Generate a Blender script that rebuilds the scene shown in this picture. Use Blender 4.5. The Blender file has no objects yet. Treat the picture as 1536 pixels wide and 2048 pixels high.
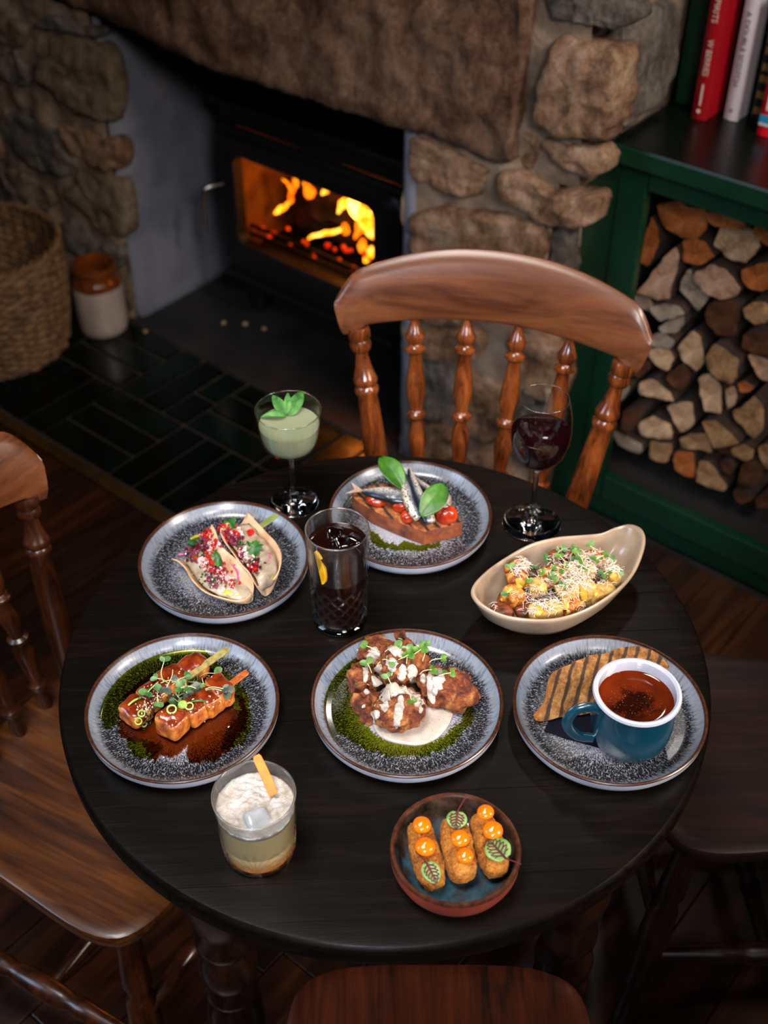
import bpy, bmesh, math, random
from mathutils import Vector, Matrix, noise
from mathutils.bvhtree import BVHTree
D = bpy.data; SC = bpy.context.scene; COL = SC.collection
PI = math.pi; cos = math.cos; sin = math.sin
rnd = random.Random(11)
V3 = Vector

# ------------------------------------------------------------------ camera
CAM = V3((0, 0, 1.841)); PITCH = math.radians(41.0); FPX = 2420.0
cd = D.cameras.new('camera'); cam = D.objects.new('camera', cd); COL.objects.link(cam)
cam.location = CAM; cam.rotation_euler = (PI / 2 - PITCH, 0, 0)
cd.sensor_fit = 'VERTICAL'; cd.sensor_height = 36; cd.lens = FPX * 36 / 2048
cd.clip_start = .05; cd.clip_end = 50
cd.dof.use_dof = True; cd.dof.focus_distance = 1.37; cd.dof.aperture_fstop = 4.2
SC.camera = cam
# ------------------------------------------------------------------ world, lamps, exposure
w = D.worlds.new('room_dark'); SC.world = w; w.use_nodes = True
w.node_tree.nodes['Background'].inputs[0].default_value = (.35, .42, .6, 1)
w.node_tree.nodes['Background'].inputs[1].default_value = .012
SC.view_settings.view_transform = 'Standard'; SC.view_settings.look = 'None'
SC.view_settings.gamma = 1; SC.view_settings.use_curve_mapping = False
SC.view_settings.exposure = -0.25
SC.cycles.use_denoising = True
SC.cycles.caustics_refractive = False; SC.cycles.caustics_reflective = False

def lamp(name, loc, target, size, watts, col, sy=None, spread=None):
    l = D.lights.new(name, 'AREA'); l.energy = watts; l.color = col; l.size = size
    if sy: l.shape = 'RECTANGLE'; l.size_y = sy
    if spread: l.spread = math.radians(spread)
    o = D.objects.new(name, l); COL.objects.link(o); o.location = loc
    o.rotation_euler = (V3(target) - V3(loc)).to_track_quat('-Z', 'Y').to_euler()
    return o
lamp('softbox_lamp', (-.42, .72, 2.75), (.0, 1.0, .76), .8, 6.2, (1, .95, .9), spread=44)
lamp('back_lamp', (.53, 2.32, 2.3), (.1, 1.0, .76), .14, .45, (1, .93, .88), spread=80)
lamp('window_light', (-1.9, .55, 1.65), (-.05, 1.0, .76), .7, 5.0, (.62, .76, 1), .9, spread=80)
lamp('side_lamp', (1.45, .42, 1.55), (.0, .98, .76), .5, 3.6, (1, .84, .72), spread=44)
lamp('front_fill', (-.15, -1.15, 2.0), (0, .9, .76), .6, 2.6, (.86, .9, 1), .6, spread=25)  # added fill from behind the camera, lifts the fronts of dishes and glasses
lamp('room_lamp', (1.5, .3, 2.6), (.42, 2.45, .75), .5, 7.0, (1, .85, .75), spread=56)
lamp('wall_fill', (.55, -.6, 2.65), (-.1, 2.75, .55), .6, 4.6, (1, .9, .84), spread=50)  # added fill, evens out the light on the left chimney wall

# ------------------------------------------------------------------ measuring helpers: meet a sight line with a real plane
RT = V3((1, 0, 0)); UP = V3((0, sin(PITCH), cos(PITCH))); FW = V3((0, cos(PITCH), -sin(PITCH)))
def ray(px, py): return RT * ((px - 768) / FPX) - UP * ((py - 1024) / FPX) + FW
def P(px, py, z):
    d = ray(px, py); return CAM + d * ((z - CAM.z) / d.z)
def PP(px, py, p0, n):
    d = ray(px, py); return CAM + d * ((p0 - CAM).dot(n) / d.dot(n))
def crop(ox, oy, s): return lambda x, y: (ox + x / s, oy + y / s)
# wall frame: u runs right along the chimney wall, v goes into it
WJ = V3((-.69, 2.955, 0)); WA = math.radians(-39.5)
WU = V3((cos(WA), sin(WA), 0)); WV = V3((-sin(WA), cos(WA), 0))
def W(px, py, v):
    d = PP(px, py, WJ + WV * v, WV) - WJ; return d.dot(WU), d.z
def WS(px, py, u):
    d = PP(px, py, WJ + WU * u, WU) - WJ; return d.dot(WV), d.z
def wp(u, v, z): return WJ + WU * u + WV * v + V3((0, 0, z))

# ------------------------------------------------------------------ materials
def lin(h):
    h = h.lstrip('#'); o = []
    for i in (0, 2, 4):
        c = int(h[i:i + 2], 16) / 255; o.append(c / 12.92 if c <= .04045 else ((c + .055) / 1.055) ** 2.4)
    return (*o, 1)
class G:
    def __init__(s, name):
        s.m = D.materials.new(name); s.m.use_nodes = True; s.t = s.m.node_tree
        s.b = s.t.nodes['Principled BSDF']; s.out = s.t.nodes['Material Output']
    def n(s, typ, **kw):
        x = s.t.nodes.new('ShaderNode' + typ)
        for k, v in kw.items(): setattr(x, k, v)
        return x
    def put(s, sock, v):
        if isinstance(v, bpy.types.NodeSocket): s.t.links.new(v, sock)
        elif v is not None: sock.default_value = v
    def ma(s, op, a, b=None, c=None, clamp=False):
        x = s.n('Math', operation=op); x.use_clamp = clamp
        for i, v in enumerate((a, b, c)):
            if v is not None: s.put(x.inputs[i], v)
        return x.outputs[0]
    def vec(s, x, y, z):
        c = s.n('CombineXYZ')
        for i, v in enumerate((x, y, z)): s.put(c.inputs[i], v)
        return c.outputs[0]
    def obj(s): return s.n('TexCoord').outputs['Object']
    def sep(s, v):
        x = s.n('SeparateXYZ'); s.put(x.inputs[0], v); return x.outputs
    def map(s, v, sc=(1, 1, 1), rot=(0, 0, 0), loc=(0, 0, 0)):
        x = s.n('Mapping'); s.put(x.inputs[0], v); x.inputs['Scale'].default_value = sc
        x.inputs['Rotation'].default_value = rot; x.inputs['Location'].default_value = loc; return x.outputs[0]
    def noise(s, v, sc, det=4, rough=.55, dist=0):
        x = s.n('TexNoise'); s.put(x.inputs['Vector'], v); x.inputs['Scale'].default_value = sc
        x.inputs['Detail'].default_value = det; x.inputs['Roughness'].default_value = rough
        x.inputs['Distortion'].default_value = dist; return x.outputs[0]
    def vor(s, v, sc, feat='F1'):
        x = s.n('TexVoronoi', feature=feat); s.put(x.inputs['Vector'], v); x.inputs['Scale'].default_value = sc; return x.outputs[0]
    def ramp(s, f, cols, pos=None):
        x = s.n('ValToRGB'); s.put(x.inputs[0], f); e = x.color_ramp.elements
        k = len(cols); pos = pos or [.3 + .4 * i / max(1, k - 1) for i in range(k)]
        e[0].position = pos[0]; e[0].color = cols[0]; e[1].position = pos[-1]; e[1].color = cols[-1]
        for p, c in list(zip(pos, cols))[1:-1]:
            q = e.new(p); q.color = c
        return x.outputs[0]
    def mix(s, f, a, b, mode='MIX'):
        x = s.n('Mix', data_type='RGBA', blend_type=mode); s.put(x.inputs[0], f); s.put(x.inputs[6], a); s.put(x.inputs[7], b); return x.outputs[2]
    def step(s, v, a, b):
        x = s.n('MapRange', interpolation_type='SMOOTHSTEP'); s.put(x.inputs[0], v); x.inputs[1].default_value = a; x.inputs[2].default_value = b
        return x.outputs[0]
    def bump(s, h, st, dist=.002):
        x = s.n('Bump'); x.inputs['Strength'].default_value = st; x.inputs['Distance'].default_value = dist; s.put(x.inputs['Height'], h)
        s.t.links.new(x.outputs[0], s.b.inputs['Normal'])
    def set(s, **k):
        for a, v in k.items(): s.put(s.b.inputs[{'col': 'Base Color', 'rough': 'Roughness', 'metal': 'Metallic', 'trans': 'Transmission Weight', 'ior': 'IOR',
            'sss': 'Subsurface Weight', 'coat': 'Coat Weight', 'spec': 'Specular IOR Level', 'em': 'Emission Color', 'es': 'Emission Strength', 'alpha': 'Alpha'}[a]], v)
        return s.m
def mat(name, cols, scale=20, det=4, rough=.5, bump=0, bscale=None, bdist=.002, st=(1, 1, 1), sss=0, sssr=.004, dist=0, pos=None, **k):
    g = G(name); c = g.obj(); cols = [lin(x) for x in cols]
    if len(cols) > 1:
        v = g.map(c, st); col = g.ramp(g.noise(v, scale, det, dist=dist), cols, pos)
    else: col = cols[0]
    g.set(col=col, rough=rough, **k)
    if bump: g.bump(g.noise(g.map(c, st), bscale or scale * 2, 5), bump, bdist)
    if sss:
        g.set(sss=sss); g.b.inputs['Subsurface Scale'].default_value = sssr; g.b.inputs['Subsurface Radius'].default_value = (1, .6, .4)
    return g.m
def wood(name, cols, axis=0, scale=5, stretch=9, rough=.4, coat=0, bump=.15, knot=0):
    g = G(name); st = [stretch] * 3; st[axis] = 1
    c = g.obj(); a = g.noise(g.map(c, st), scale, 5, .6, .8)
    st2 = [s * 5 for s in st]; st2[axis] = 2
    f = g.noise(g.map(c, st2), scale * 1.5, 3)
    m = g.ma('ADD', g.ma('MULTIPLY', a, .75), g.ma('MULTIPLY', f, .25))
    col = g.ramp(m, [lin(x) for x in cols], [.34 + .3 * i / (len(cols) - 1) for i in range(len(cols))])
    g.set(col=col, rough=rough, coat=coat); g.b.inputs['Coat Roughness'].default_value = .15
    if bump: g.bump(f, bump, .0006)
    return g.m
def glassy(name, col='ffffff', ior=1.45, rough=0):
    g = G(name); return g.set(col=lin(col), trans=1.0, ior=ior, rough=rough)
def thinglass(name, k=.0, base=.035, ed=.55, gr=.03):                               # thin clear wall: straight through, mirror at its edges
    g = G(name); t = g.n('BsdfTransparent'); t.inputs[0].default_value = (.95, .965, .965, 1); q = g.n('BsdfGlossy'); q.inputs['Roughness'].default_value = gr
    f = g.n('LayerWeight'); m = g.n('MixShader'); L = g.t.links
    L.new(g.ma('ADD', g.ma('MULTIPLY', g.ma('POWER', f.outputs['Facing'], 4.0), ed), base), m.inputs[0]); L.new(t.outputs[0], m.inputs[1]); L.new(q.outputs[0], m.inputs[2]); m2 = g.n('MixShader'); m2.inputs[0].default_value = k
    g.set(trans=1.0, ior=1.45, rough=.02); L.new(m.outputs[0], m2.inputs[1]); L.new(g.b.outputs[0], m2.inputs[2]); L.new(m2.outputs[0], g.out.inputs[0]); return g.m
def film(name, col, gloss=.04):                          # clear tinted liquid lying on a plate
    g = G(name); t = g.n('BsdfTransparent'); t.inputs[0].default_value = lin(col)
    s = g.n('BsdfGlossy'); s.inputs['Roughness'].default_value = .12; m = g.n('MixShader')
    f = g.n('Fresnel'); f.inputs[0].default_value = 1.4
    g.t.links.new(f.outputs[0], m.inputs[0]); g.t.links.new(t.outputs[0], m.inputs[1]); g.t.links.new(s.outputs[0], m.inputs[2])
    g.t.links.new(m.outputs[0], g.out.inputs[0]); return g.m
def glow(name, cols, strength, scale=18):
    g = G(name); c = g.ramp(g.noise(g.obj(), scale, 3), [lin(x) for x in cols]); return g.set(col=(0, 0, 0, 1), em=c, es=strength)

# ------------------------------------------------------------------ mesh building
class MB:
    def __init__(s): s.v = []; s.f = []; s.mi = []
    def add(s, v, f, M=None, mi=0):
        o = len(s.v); s.v += [(M @ V3(x)) if M else V3(x) for x in v]; s.f += [tuple(i + o for i in q) for q in f]; s.mi += [mi] * len(f); return s
    def box(s, a, b, M=None, mi=0):
        (x0, y0, z0), (x1, y1, z1) = a, b
        return s.add([(x0, y0, z0), (x1, y0, z0), (x1, y1, z0), (x0, y1, z0), (x0, y0, z1), (x1, y0, z1), (x1, y1, z1), (x0, y1, z1)],
                     [(3, 2, 1, 0), (4, 5, 6, 7), (0, 1, 5, 4), (1, 2, 6, 5), (2, 3, 7, 6), (3, 0, 4, 7)], M, mi)
    def loft(s, rings, cap=True, M=None, close=True, mi=0):
        n = len(rings[0]); v = [p for r in rings for p in r]; f = []
        for i in range(len(rings) - 1):
            for j in range(n if close else n - 1):
                k = (j + 1) % n; f.append((i * n + j, i * n + k, (i + 1) * n + k, (i + 1) * n + j))
        if cap:
            f.append(tuple(range(n - 1, -1, -1))); f.append(tuple(range(len(v) - n, len(v))))
        return s.add(v, f, M, mi)
    def lathe(s, prof, seg=48, M=None, cap=None, fn=None, mi=0):
        if cap is None: cap = prof[0][0] < .001 and prof[-1][0] < .001
        rings = []
        for r, z in prof:
            ring = []
            for j in range(seg):
                a = 2 * PI * j / seg; rr = r if fn is None else fn(r, z, a)
                ring.append((rr * cos(a), rr * sin(a), z))
            rings.append(ring)
        return s.loft(rings, cap, M, mi=mi)
    def tube(s, pts, rad, seg=8, flat=1, M=None, cap=True, mi=0):
        pts = [V3(p) for p in pts]; n = len(pts)
        if not isinstance(rad, (list, tuple)): rad = [rad] * n
        t0 = (pts[1] - pts[0]).normalized(); a = t0.cross(V3((0, 0, 1)))
        if a.length < .01: a = t0.cross(V3((0, 1, 0)))
        a.normalize(); rings = []
        for i, p in enumerate(pts):
            t = (pts[min(i + 1, n - 1)] - pts[max(i - 1, 0)]).normalized()
            a = (a - t * a.dot(t)).normalized(); b = a.cross(t)
            rings.append([p + a * (cos(2 * PI * j / seg) * rad[i]) + b * (sin(2 * PI * j / seg) * rad[i] * flat) for j in range(seg)])
        return s.loft(rings, cap, M, mi=mi)
    def turned(s, p0, p1, prof, seg=20, M=None):
        p0 = V3(p0); p1 = V3(p1); return s.tube([p0.lerp(p1, t) for t, r in prof], [r for t, r in prof], seg, M=M)
    def ico(s, c, r, n=2, amp=0, freq=40, seed=0, sub=3, R=None, taper=0, mi=0, amp2=0, freq2=150):
        vs, fs = ICO(sub); out = []; so = V3((seed * 7.3, seed * 3.1, seed * 1.7))
        r = (r, r, r) if not isinstance(r, (tuple, list)) else r; c = V3(c)
        for d in vs:
            k = (abs(d.x) ** n + abs(d.y) ** n + abs(d.z) ** n) ** (-1 / n)
            p = V3((d.x * k * r[0], d.y * k * r[1], d.z * k * r[2]))
            if taper: q = 1 - taper * p.x / r[0]; p.y *= q; p.z *= q
            if amp: p += d * (amp * noise.fractal(p * freq + so, 1.0, 2.0, 3))
            if amp2: p += d * (amp2 * noise.noise(p * freq2 + so))
            out.append(c + (R @ p if R else p))
        return s.add(out, fs, mi=mi)
    def slab(s, pts, h, rnd_=.002, M=None, seg=2, mi=0):    # outline (list of 3D points, counter-clockwise from above) raised by vector h
        h = V3(h); c = sum((V3(p) for p in pts), V3()) / len(pts); n = h.normalized()
        def ring(k, t): return [V3(p) + (c - V3(p)).normalized() * k + h * t for p in pts]
        e = rnd_ / max(h.length, 1e-6)
        return s.loft([ring(rnd_, 0), ring(0, e), ring(0, 1 - e), ring(rnd_ * .35, 1 - e * .3), ring(rnd_, 1)], True, M, mi=mi)
    def build(s, name, mt, parent=None, o=(0, 0, 0), smooth=True, bev=0, solid=0, wall=False, sub=0, rot=0):
        me = D.meshes.new(name); o = V3(o); me.from_pydata([tuple(p - o) for p in s.v], [], s.f)
        mts = mt if isinstance(mt, (list, tuple)) else [mt]
        for m in mts: me.materials.append(m)
        if len(mts) > 1: me.polygons.foreach_set('material_index', s.mi)
        bm = bmesh.new(); bm.from_mesh(me); bmesh.ops.recalc_face_normals(bm, faces=bm.faces); bm.to_mesh(me); bm.free()
        if smooth:
            me.polygons.foreach_set('use_smooth', [True] * len(me.polygons))
            if smooth != 2: me.set_sharp_from_angle(angle=math.radians(42))
        ob = D.objects.new(name, me); COL.objects.link(ob)
        if parent: ob.parent = parent
        else:
            ob.location = o
            if wall: ob.location = WJ; ob.rotation_euler = (0, 0, WA)
            if rot: ob.rotation_euler = (0, 0, rot)
        if solid:
            m = ob.modifiers.new('solid', 'SOLIDIFY'); m.thickness = solid; m.offset = 0
        if bev:
            m = ob.modifiers.new('bevel', 'BEVEL'); m.width = bev; m.segments = 2; m.limit_method = 'ANGLE'; m.angle_limit = math.radians(40)
        if sub:
            m = ob.modifiers.new('sub', 'SUBSURF'); m.levels = sub; m.render_levels = sub
        return ob
_ico = {}
def ICO(sub):
    if sub not in _ico:
        b = bmesh.new(); bmesh.ops.create_icosphere(b, subdivisions=sub, radius=1)
        _ico[sub] = ([v.co.normalized() for v in b.verts], [tuple(v.index for v in f.verts) for f in b.faces]); b.free()
    return _ico[sub]
def spline(pts, n, closed=True):                            # Catmull-Rom through the points
    pts = [V3(p) for p in pts]; k = len(pts); out = []
    m = k if closed else k - 1
    for i in range(n):
        t = i / n * m if closed else i / (n - 1) * m
        j = min(int(t), m - 1); t -= j
        g = (lambda q: pts[q % k]) if closed else (lambda q: pts[max(0, min(k - 1, q))])
        a, b, c, d = g(j - 1), g(j), g(j + 1), g(j + 2)
        out.append(.5 * ((2 * b) + (c - a) * t + (2 * a - 5 * b + 4 * c - d) * t * t + (3 * b - a - 3 * c + d) * t ** 3))
    return out
def tag(o, label, cat, group=None, kind=None):
    o['label'] = label; o['category'] = cat
    if group: o['group'] = group
    if kind: o['kind'] = kind
    return o
def struct(o): o['kind'] = 'structure'; return o
def stuff(o): o['kind'] = 'stuff'; return o
def thing(name, label, cat, loc, group=None, rz=0):
    o = D.objects.new(name, None); COL.objects.link(o); o.location = loc; o.rotation_euler = (0, 0, rz); o.empty_display_size = .02
    return tag(o, label, cat, group)
def twin(o, loc=None, rz=None, label=None, group=None):
    c = o.copy(); COL.objects.link(c)
    for ch in list(o.children):
        k = ch.copy(); COL.objects.link(k); k.parent = c
        for g in ch.children:
            q = g.copy(); COL.objects.link(q); q.parent = k
    if loc is not None: c.location = loc
    if rz is not None: c.rotation_euler = (0, 0, rz)
    if label: c['label'] = label
    if group: c['group'] = group
    return c
def Rm(x=0, y=0, z=0): return (Matrix.Rotation(z, 3, 'Z') @ Matrix.Rotation(y, 3, 'Y') @ Matrix.Rotation(x, 3, 'X'))
def TM(loc, x=0, y=0, z=0): return Matrix.Translation(V3(loc)) @ Rm(x, y, z).to_4x4()

# ================================================================== SETTING
M = {}
M['mortar'] = mat('mortar', ['5c4a3d', '86705d', '9c8975'], 9, 6, rough=.95, bump=.6, bscale=60, bdist=.006)
M['plaster'] = mat('painted_plaster', ['515562', '6c6f7c', '5e606a'], 5, 5, rough=.8, bump=.25, bscale=45, bdist=.003)
M['soot'] = mat('sooty_wall', ['0a0908', '1d1a18'], 6, rough=.95, bump=.4, bscale=40)
def stone_mat(name, cols):
    g = G(name); c = g.obj(); a = g.noise(c, 9, 8, .65, .6); b = g.noise(g.map(c, (1, 1, .45)), 38, 7, .7)
    m = g.ma('ADD', g.ma('MULTIPLY', a, .6), g.ma('MULTIPLY', b, .4))
    m = g.ma('ADD', g.ma('MULTIPLY', m, .72), g.ma('MULTIPLY', g.noise(c, 95, 5, .75), .28))
    col = g.ramp(m, [lin(x) for x in cols], [.36, .46, .54, .62][:len(cols)])
    g.set(col=col, rough=.95, spec=.2); g.bump(g.noise(g.map(c, (1, 1, .5)), 55, 10, .75, .5), 1.0, .016); return g.m
M['stone'] = stone_mat('rubble_stone', ['4c3320', '87644a', 'b48f72', 'd0b69e'])
M['stone2'] = stone_mat('ochre_stone', ['463729', '76644e', '95826b', 'b0a088'])
M['stone3'] = stone_mat('grey_stone', ['35302b', '625a52', '857c72', '9d9388'])
M['lintel'] = stone_mat('lintel_stone', ['35211a', '6b4c3b', '8a6a55', '9f8370'])
M['slate'] = mat('hearth_slate', ['0f0f10', '1d1c1c', '2a2726'], 7, 6, rough=.6, bump=.4, bscale=30, bdist=.003)
M['grout'] = mat('grout', ['2c201b', '45342d'], 30, rough=.95)
M['brass'] = mat('aged_brass', ['3c280e', '5e4218'], 25, rough=.5, metal=.3)
def tile_mat(name, cols):
    g = G(name); c = g.obj(); col = g.ramp(g.noise(c, 14, 4), [lin(x) for x in cols])
    g.set(col=col, rough=.2, spec=.35); g.bump(g.noise(c, 22, 3), .25, .003); return g.m
M['tile'] = [tile_mat('green_tile', ['020705', '04140f']), tile_mat('dark_green_tile', ['010504', '030b08']), tile_mat('bottle_green_tile', ['020a08', '051a14'])]
M['plank'] = [wood('floor_oak', ['1a0d06', '351b0d', '4b2913'], 1, 4, 8, .38), wood('floor_dark_oak', ['140a05', '2a150a', '3c200f'], 1, 4, 8, .42), wood('floor_red_oak', ['1f0e06', '3c1c0c', '562b12'], 1, 4, 8, .36)]

# floor of boards running towards the chimney wall (wall frame)
b = MB().box((-1.6, -3.6, -.05), (2.9, .9, -.012)); fl = struct(b.build('floor', M['slate'], wall=True, smooth=False))
r1 = random.Random(3); u = -1.55
while u < 2.8:
    wd = .118
    cuts = [-3.55, -3.55 + r1.uniform(.6, 1.4), -3.55 + r1.uniform(1.7, 2.4), -.565 if u < 1.31 else .09]
    for a, c in zip(cuts, cuts[1:]):
        MB().box((u + .001, a + .001, -.012), (u + wd - .001, c - .001, r1.uniform(-.0008, .0004))).build('plank', M['plank'][r1.randrange(3)], fl, smooth=False, bev=.0015)
    u += wd
# tiled hearth apron: basket weave of three tiles by three, brass strip in front
b = MB().box((-1.3, -.545, -.011), (1.32, -.01, -.002)); hearth = struct(b.build('hearth', M['grout'], wall=True, smooth=False))
SZ = .252; r2 = random.Random(5)
def tile(u0, v0, u1, v1):
    g = .0045; h = r2.uniform(.0035, .0055)
    if v1 > -.036: v1 = -.036
    if u1 - u0 < .02 or v1 - v0 < .02: return
    MB().box((u0 + g, v0 + g, -.004), (u1 - g, v1 - g, h)).build('tile', M['tile'][r2.randrange(3)], hearth, smooth=False, bev=.0022)
for row in range(2):
    vb = -.523 + row * SZ
    for col in range(-6, 5):
        ub = -.04 + col * SZ; flat = (col + row) % 2 != 0
        if ub > 1.25: continue
        for i in range(3):
            if flat: tile(ub, vb + i * SZ / 3, ub + SZ, vb + (i + 1) * SZ / 3)
            elif row == 1 and col == 1 and i == 2:
                tile(ub + i * SZ / 3, vb, ub + SZ, vb + .114); tile(ub + i * SZ / 3, vb + .114, ub + SZ, vb + SZ)
            else: tile(ub + i * SZ / 3, vb, ub + (i + 1) * SZ / 3, vb + SZ)
struct(MB().box((-1.3, -.563, -.012), (1.32, -.534, .007)).build('trim_1', M['brass'], wall=True, bev=.003))
struct(MB().box((-.02, -.034, -.02), (.98, .62, .006)).build('hearth_slab', M['slate'], wall=True, bev=.003))

# chimney wall
def stone(pts, parent, m, depth=.035, face='front', at=0, seed=0, n=64):
    """rounded rubble stone standing proud of the mortar; pts are (u,z) on the front or (v,z) on a return"""
    c = [V3((p[0], 0, p[1])) for p in pts]; ring = spline(c, n); cen = sum(ring, V3()) / n
    so = V3((seed * 5.7, seed * 2.3, 1)); rings = []
    for sc, d in ((1.0, -.02), (1.0, .0), (.985, .5), (.955, .82), (.90, .97), (.80, 1.0), (.66, 1.0), (.5, 1.0), (.33, 1.0), (.15, 1.0)):
        R = []
        for p in ring:
            q = cen + (p - cen) * sc; dd = depth * d if d > 0 else d
            nz = noise.fractal(q * 16 + so, 1, 2, 4)
            if d > 0: dd += depth * .30 * nz + .004 * noise.ridged_multi_fractal(q * 22 + so, 1, 2, 3, 1, 2) * min(1, d) - .006
            q = q + (p - cen).normalized() * (.011 * noise.noise(q * 32 + so) + .005 * noise.noise(q * 80 + so))
            R.append((q.x, at - dd, q.z) if face == 'front' else (at + dd, q.x, q.z))
        rings.append(R)
    return MB().loft(rings).build('stone', m, parent, smooth=2)
def wallmesh(name, boxes, m):
    b = MB()
    for a, c in boxes: b.box(a, c)
    return struct(b.build(name, m, wall=True, smooth=False))
def mortar(q, u0, u1, z0, z1):                            # uneven mortar bed between the stones
    nu, nz = int((u1 - u0) / .014), int((z1 - z0) / .014)
    R = [[(u0 + (u1 - u0) * i / nu, .0 - .016 * noise.fractal(V3((u0 + (u1 - u0) * i / nu, 3, z0 + (z1 - z0) * j / nz)) * 13, 1, 2, 4) - .014, z0 + (z1 - z0) * j / nz) for i in range(nu + 1)] for j in range(nz + 1)]
    return q.loft(R, False, close=False)
wl = struct(mortar(MB().box((-1.8, .012, -.02), (-.012, .6, 1.6)), -1.0, -.006, -.01, 1.3).build('wall_left', M['mortar'], wall=True, smooth=2))
cL = crop(0, 0, 4.266)
LS = [([(480,290),(560,270),(720,280),(860,350),(960,430),(1030,620),(1040,850),(1000,1020),(880,1000),(700,950),(560,880),(480,760),(330,660),(320,540),(450,450)], 'stone2'),
 ([(560,1040),(750,1100),(900,1150),(1070,1200),(1080,1400),(960,1420),(800,1370),(640,1260),(570,1150)], 'stone'),
 ([(720,1420),(860,1400),(1080,1560),(1120,1750),(1140,1990),(1040,1990),(880,1950),(760,1800),(580,1640),(680,1500)], 'stone2'),
 ([(60,960),(250,960),(480,1060),(600,1250),(680,1400),(560,1500),(330,1400),(150,1250),(40,1100)], 'stone3'),
 ([(120,1400),(300,1480),(470,1580),(520,1700),(430,1780),(250,1720),(90,1560)], 'stone2'),
 ([(-80,140),(150,130),(290,200),(280,330),(180,390),(40,350),(-90,330)], 'stone2'),
 ([(40,420),(180,410),(260,520),(320,680),(200,720),(60,640)], 'stone3'),
 ([(-200,420),(0,400),(40,640),(0,780),(-180,700)], 'stone'),
 ([(-260,920),(-20,920),(30,1120),(100,1300),(-60,1330),(-260,1200)], 'stone'),
 ([(560,1900),(700,1850),(830,1990),(880,2130),(700,2150),(560,2050)], 'stone3'),
 ([(-200,1400),(60,1420),(180,1640),(300,1780),(200,1900),(-100,1800)], 'stone3'),
 ([(300,1830),(440,1830),(540,1960),(560,2150),(380,2150),(280,1990)], 'stone'),
 ([(1050,2270),(1110,2310),(1150,2480),(1180,2640),(1110,2650),(1060,2500)], 'stone2'),
 ([(900,2080),(1060,2080),(1100,2180),(1060,2260),(930,2240)], 'stone3'),
 ([(500,90),(700,170),(880,230),(860,300),(640,240),(480,230),(330,190)], 'stone3')]
for i, (pts, mm) in enumerate(LS): stone([W(*cL(*p), 0) for p in pts], wl, M[mm], .03, seed=i)
# recess: painted jamb, sooty back, right jamb
jb = MB(); prof = [(-.30, .012), (-.05, .010), (-.02, .004), (-.006, -.002), (.004, .006), (.008, .03), (.006, .2), (.0, .62)]
jb2 = [[(u + .004 * noise.noise(V3((u * 8, v * 8, z * 6))), v, z) for u, v in prof[2:]] for z in [i * .9 / 24 - .01 for i in range(25)]]
jb.loft(jb2, False, close=False); struct(jb.build('wall_jamb', M['plaster'], wall=True, solid=.006))
wallmesh('wall_back', [((-.02, .6, -.02), (1.0, .66, 1.2)), ((-.02, .05, .88), (.98, .62, .94))], M['soot'])
wr = struct(mortar(mortar(MB().box((.958, .012, -.02), (1.318, .5, .84)).box((.965, .012, .82), (1.362, .5, 1.6)), .958, 1.322, -.01, .83), .965, 1.366, .82, 1.4).build('wall_right', M['mortar'], wall=True, smooth=2))
struct(MB().loft([[(.958 + .003 * noise.noise(V3((z * 9, u * 9, 0))) + u, v, z) for u, v in ((.034, -.016), (.012, -.019), (.001, -.012), (-.004, .004), (-.005, .1), (-.004, .5))] for z in [i * .88 / 20 - .01 for i in range(21)]], False, close=False).build('wall_jamb_right', M['plaster'], wall=True, solid=.005))
RS = [([(1088,235),(1082,190),(1110,120),(1122,75),(1150,62),(1215,80),(1258,100),(1265,160),(1262,215),(1245,250),(1212,278),(1190,278),(1140,262),(1100,248)], 'stone', .045),
 ([(1098,268),(1150,280),(1205,290),(1225,300),(1222,335),(1195,352),(1160,340),(1120,310)], 'stone', .03),
 ([(828,300),(835,262),(900,285),(985,325),(990,345),(970,385),(930,385),(880,365),(832,345)], 'stone', .03),
 ([(1008,335),(1060,335),(1110,370),(1150,375),(1205,385),(1210,415),(1195,440),(1150,445),(1100,435),(1060,410),(1015,380)], 'stone', .04),
 ([(832,440),(850,415),(930,405),(1010,420),(1080,430),(1110,450),(1110,495),(1060,520),(960,515),(850,515),(832,480)], 'stone', .04),
 ([(1045,265),(1080,260),(1085,320),(1040,325)], 'stone', .02),
 ([(1112,460),(1142,450),(1150,520),(1140,600),(1115,560)], 'stone3', .02),
 ([(835,530),(980,530),(1060,545),(1050,620),(960,640),(840,635)], 'stone', .03),
 ([(830,655),(960,650),(975,700),(920,714),(850,708)], 'stone', .03),
 ([(1040,655),(1120,680),(1145,740),(1120,800),(1060,770),(1030,710)], 'stone', .035),
 ([(838,722),(900,725),(925,780),(900,830),(845,825)], 'stone3', .03),
 ([(945,740),(1020,760),(1040,830),(990,880),(935,840)], 'stone', .035),
 ([(840,845),(915,850),(930,905),(850,915)], 'stone', .03),
 ([(1045,805),(1120,825),(1115,905),(1035,900)], 'stone3', .03),
 ([(930,905),(1010,895),(1040,960),(950,955)], 'stone', .03),
 ([(1110,-30),(1200,-25),(1290,10),(1275,45),(1225,52),(1150,35),(1105,15)], 'stone3', .03)]
for i, (pts, mm, dp) in enumerate(RS): stone([W(*p, 0) for p in pts], wr, M[mm], dp, seed=40 + i)
# returns of the pillar above the cabinet (facing right)
stone([(.03, .905), (.12, .90), (.28, .91), (.30, .97), (.29, 1.06), (.24, 1.10), (.1, 1.11), (.02, 1.09), (.0, .98)], wr, M['stone3'], .022, 'side', 1.358, 71)
stone([(.02, 1.13), (.15, 1.12), (.28, 1.13), (.3, 1.2), (.2, 1.26), (.03, 1.24)], wr, M['stone3'], .022, 'side', 1.358, 72)
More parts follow.
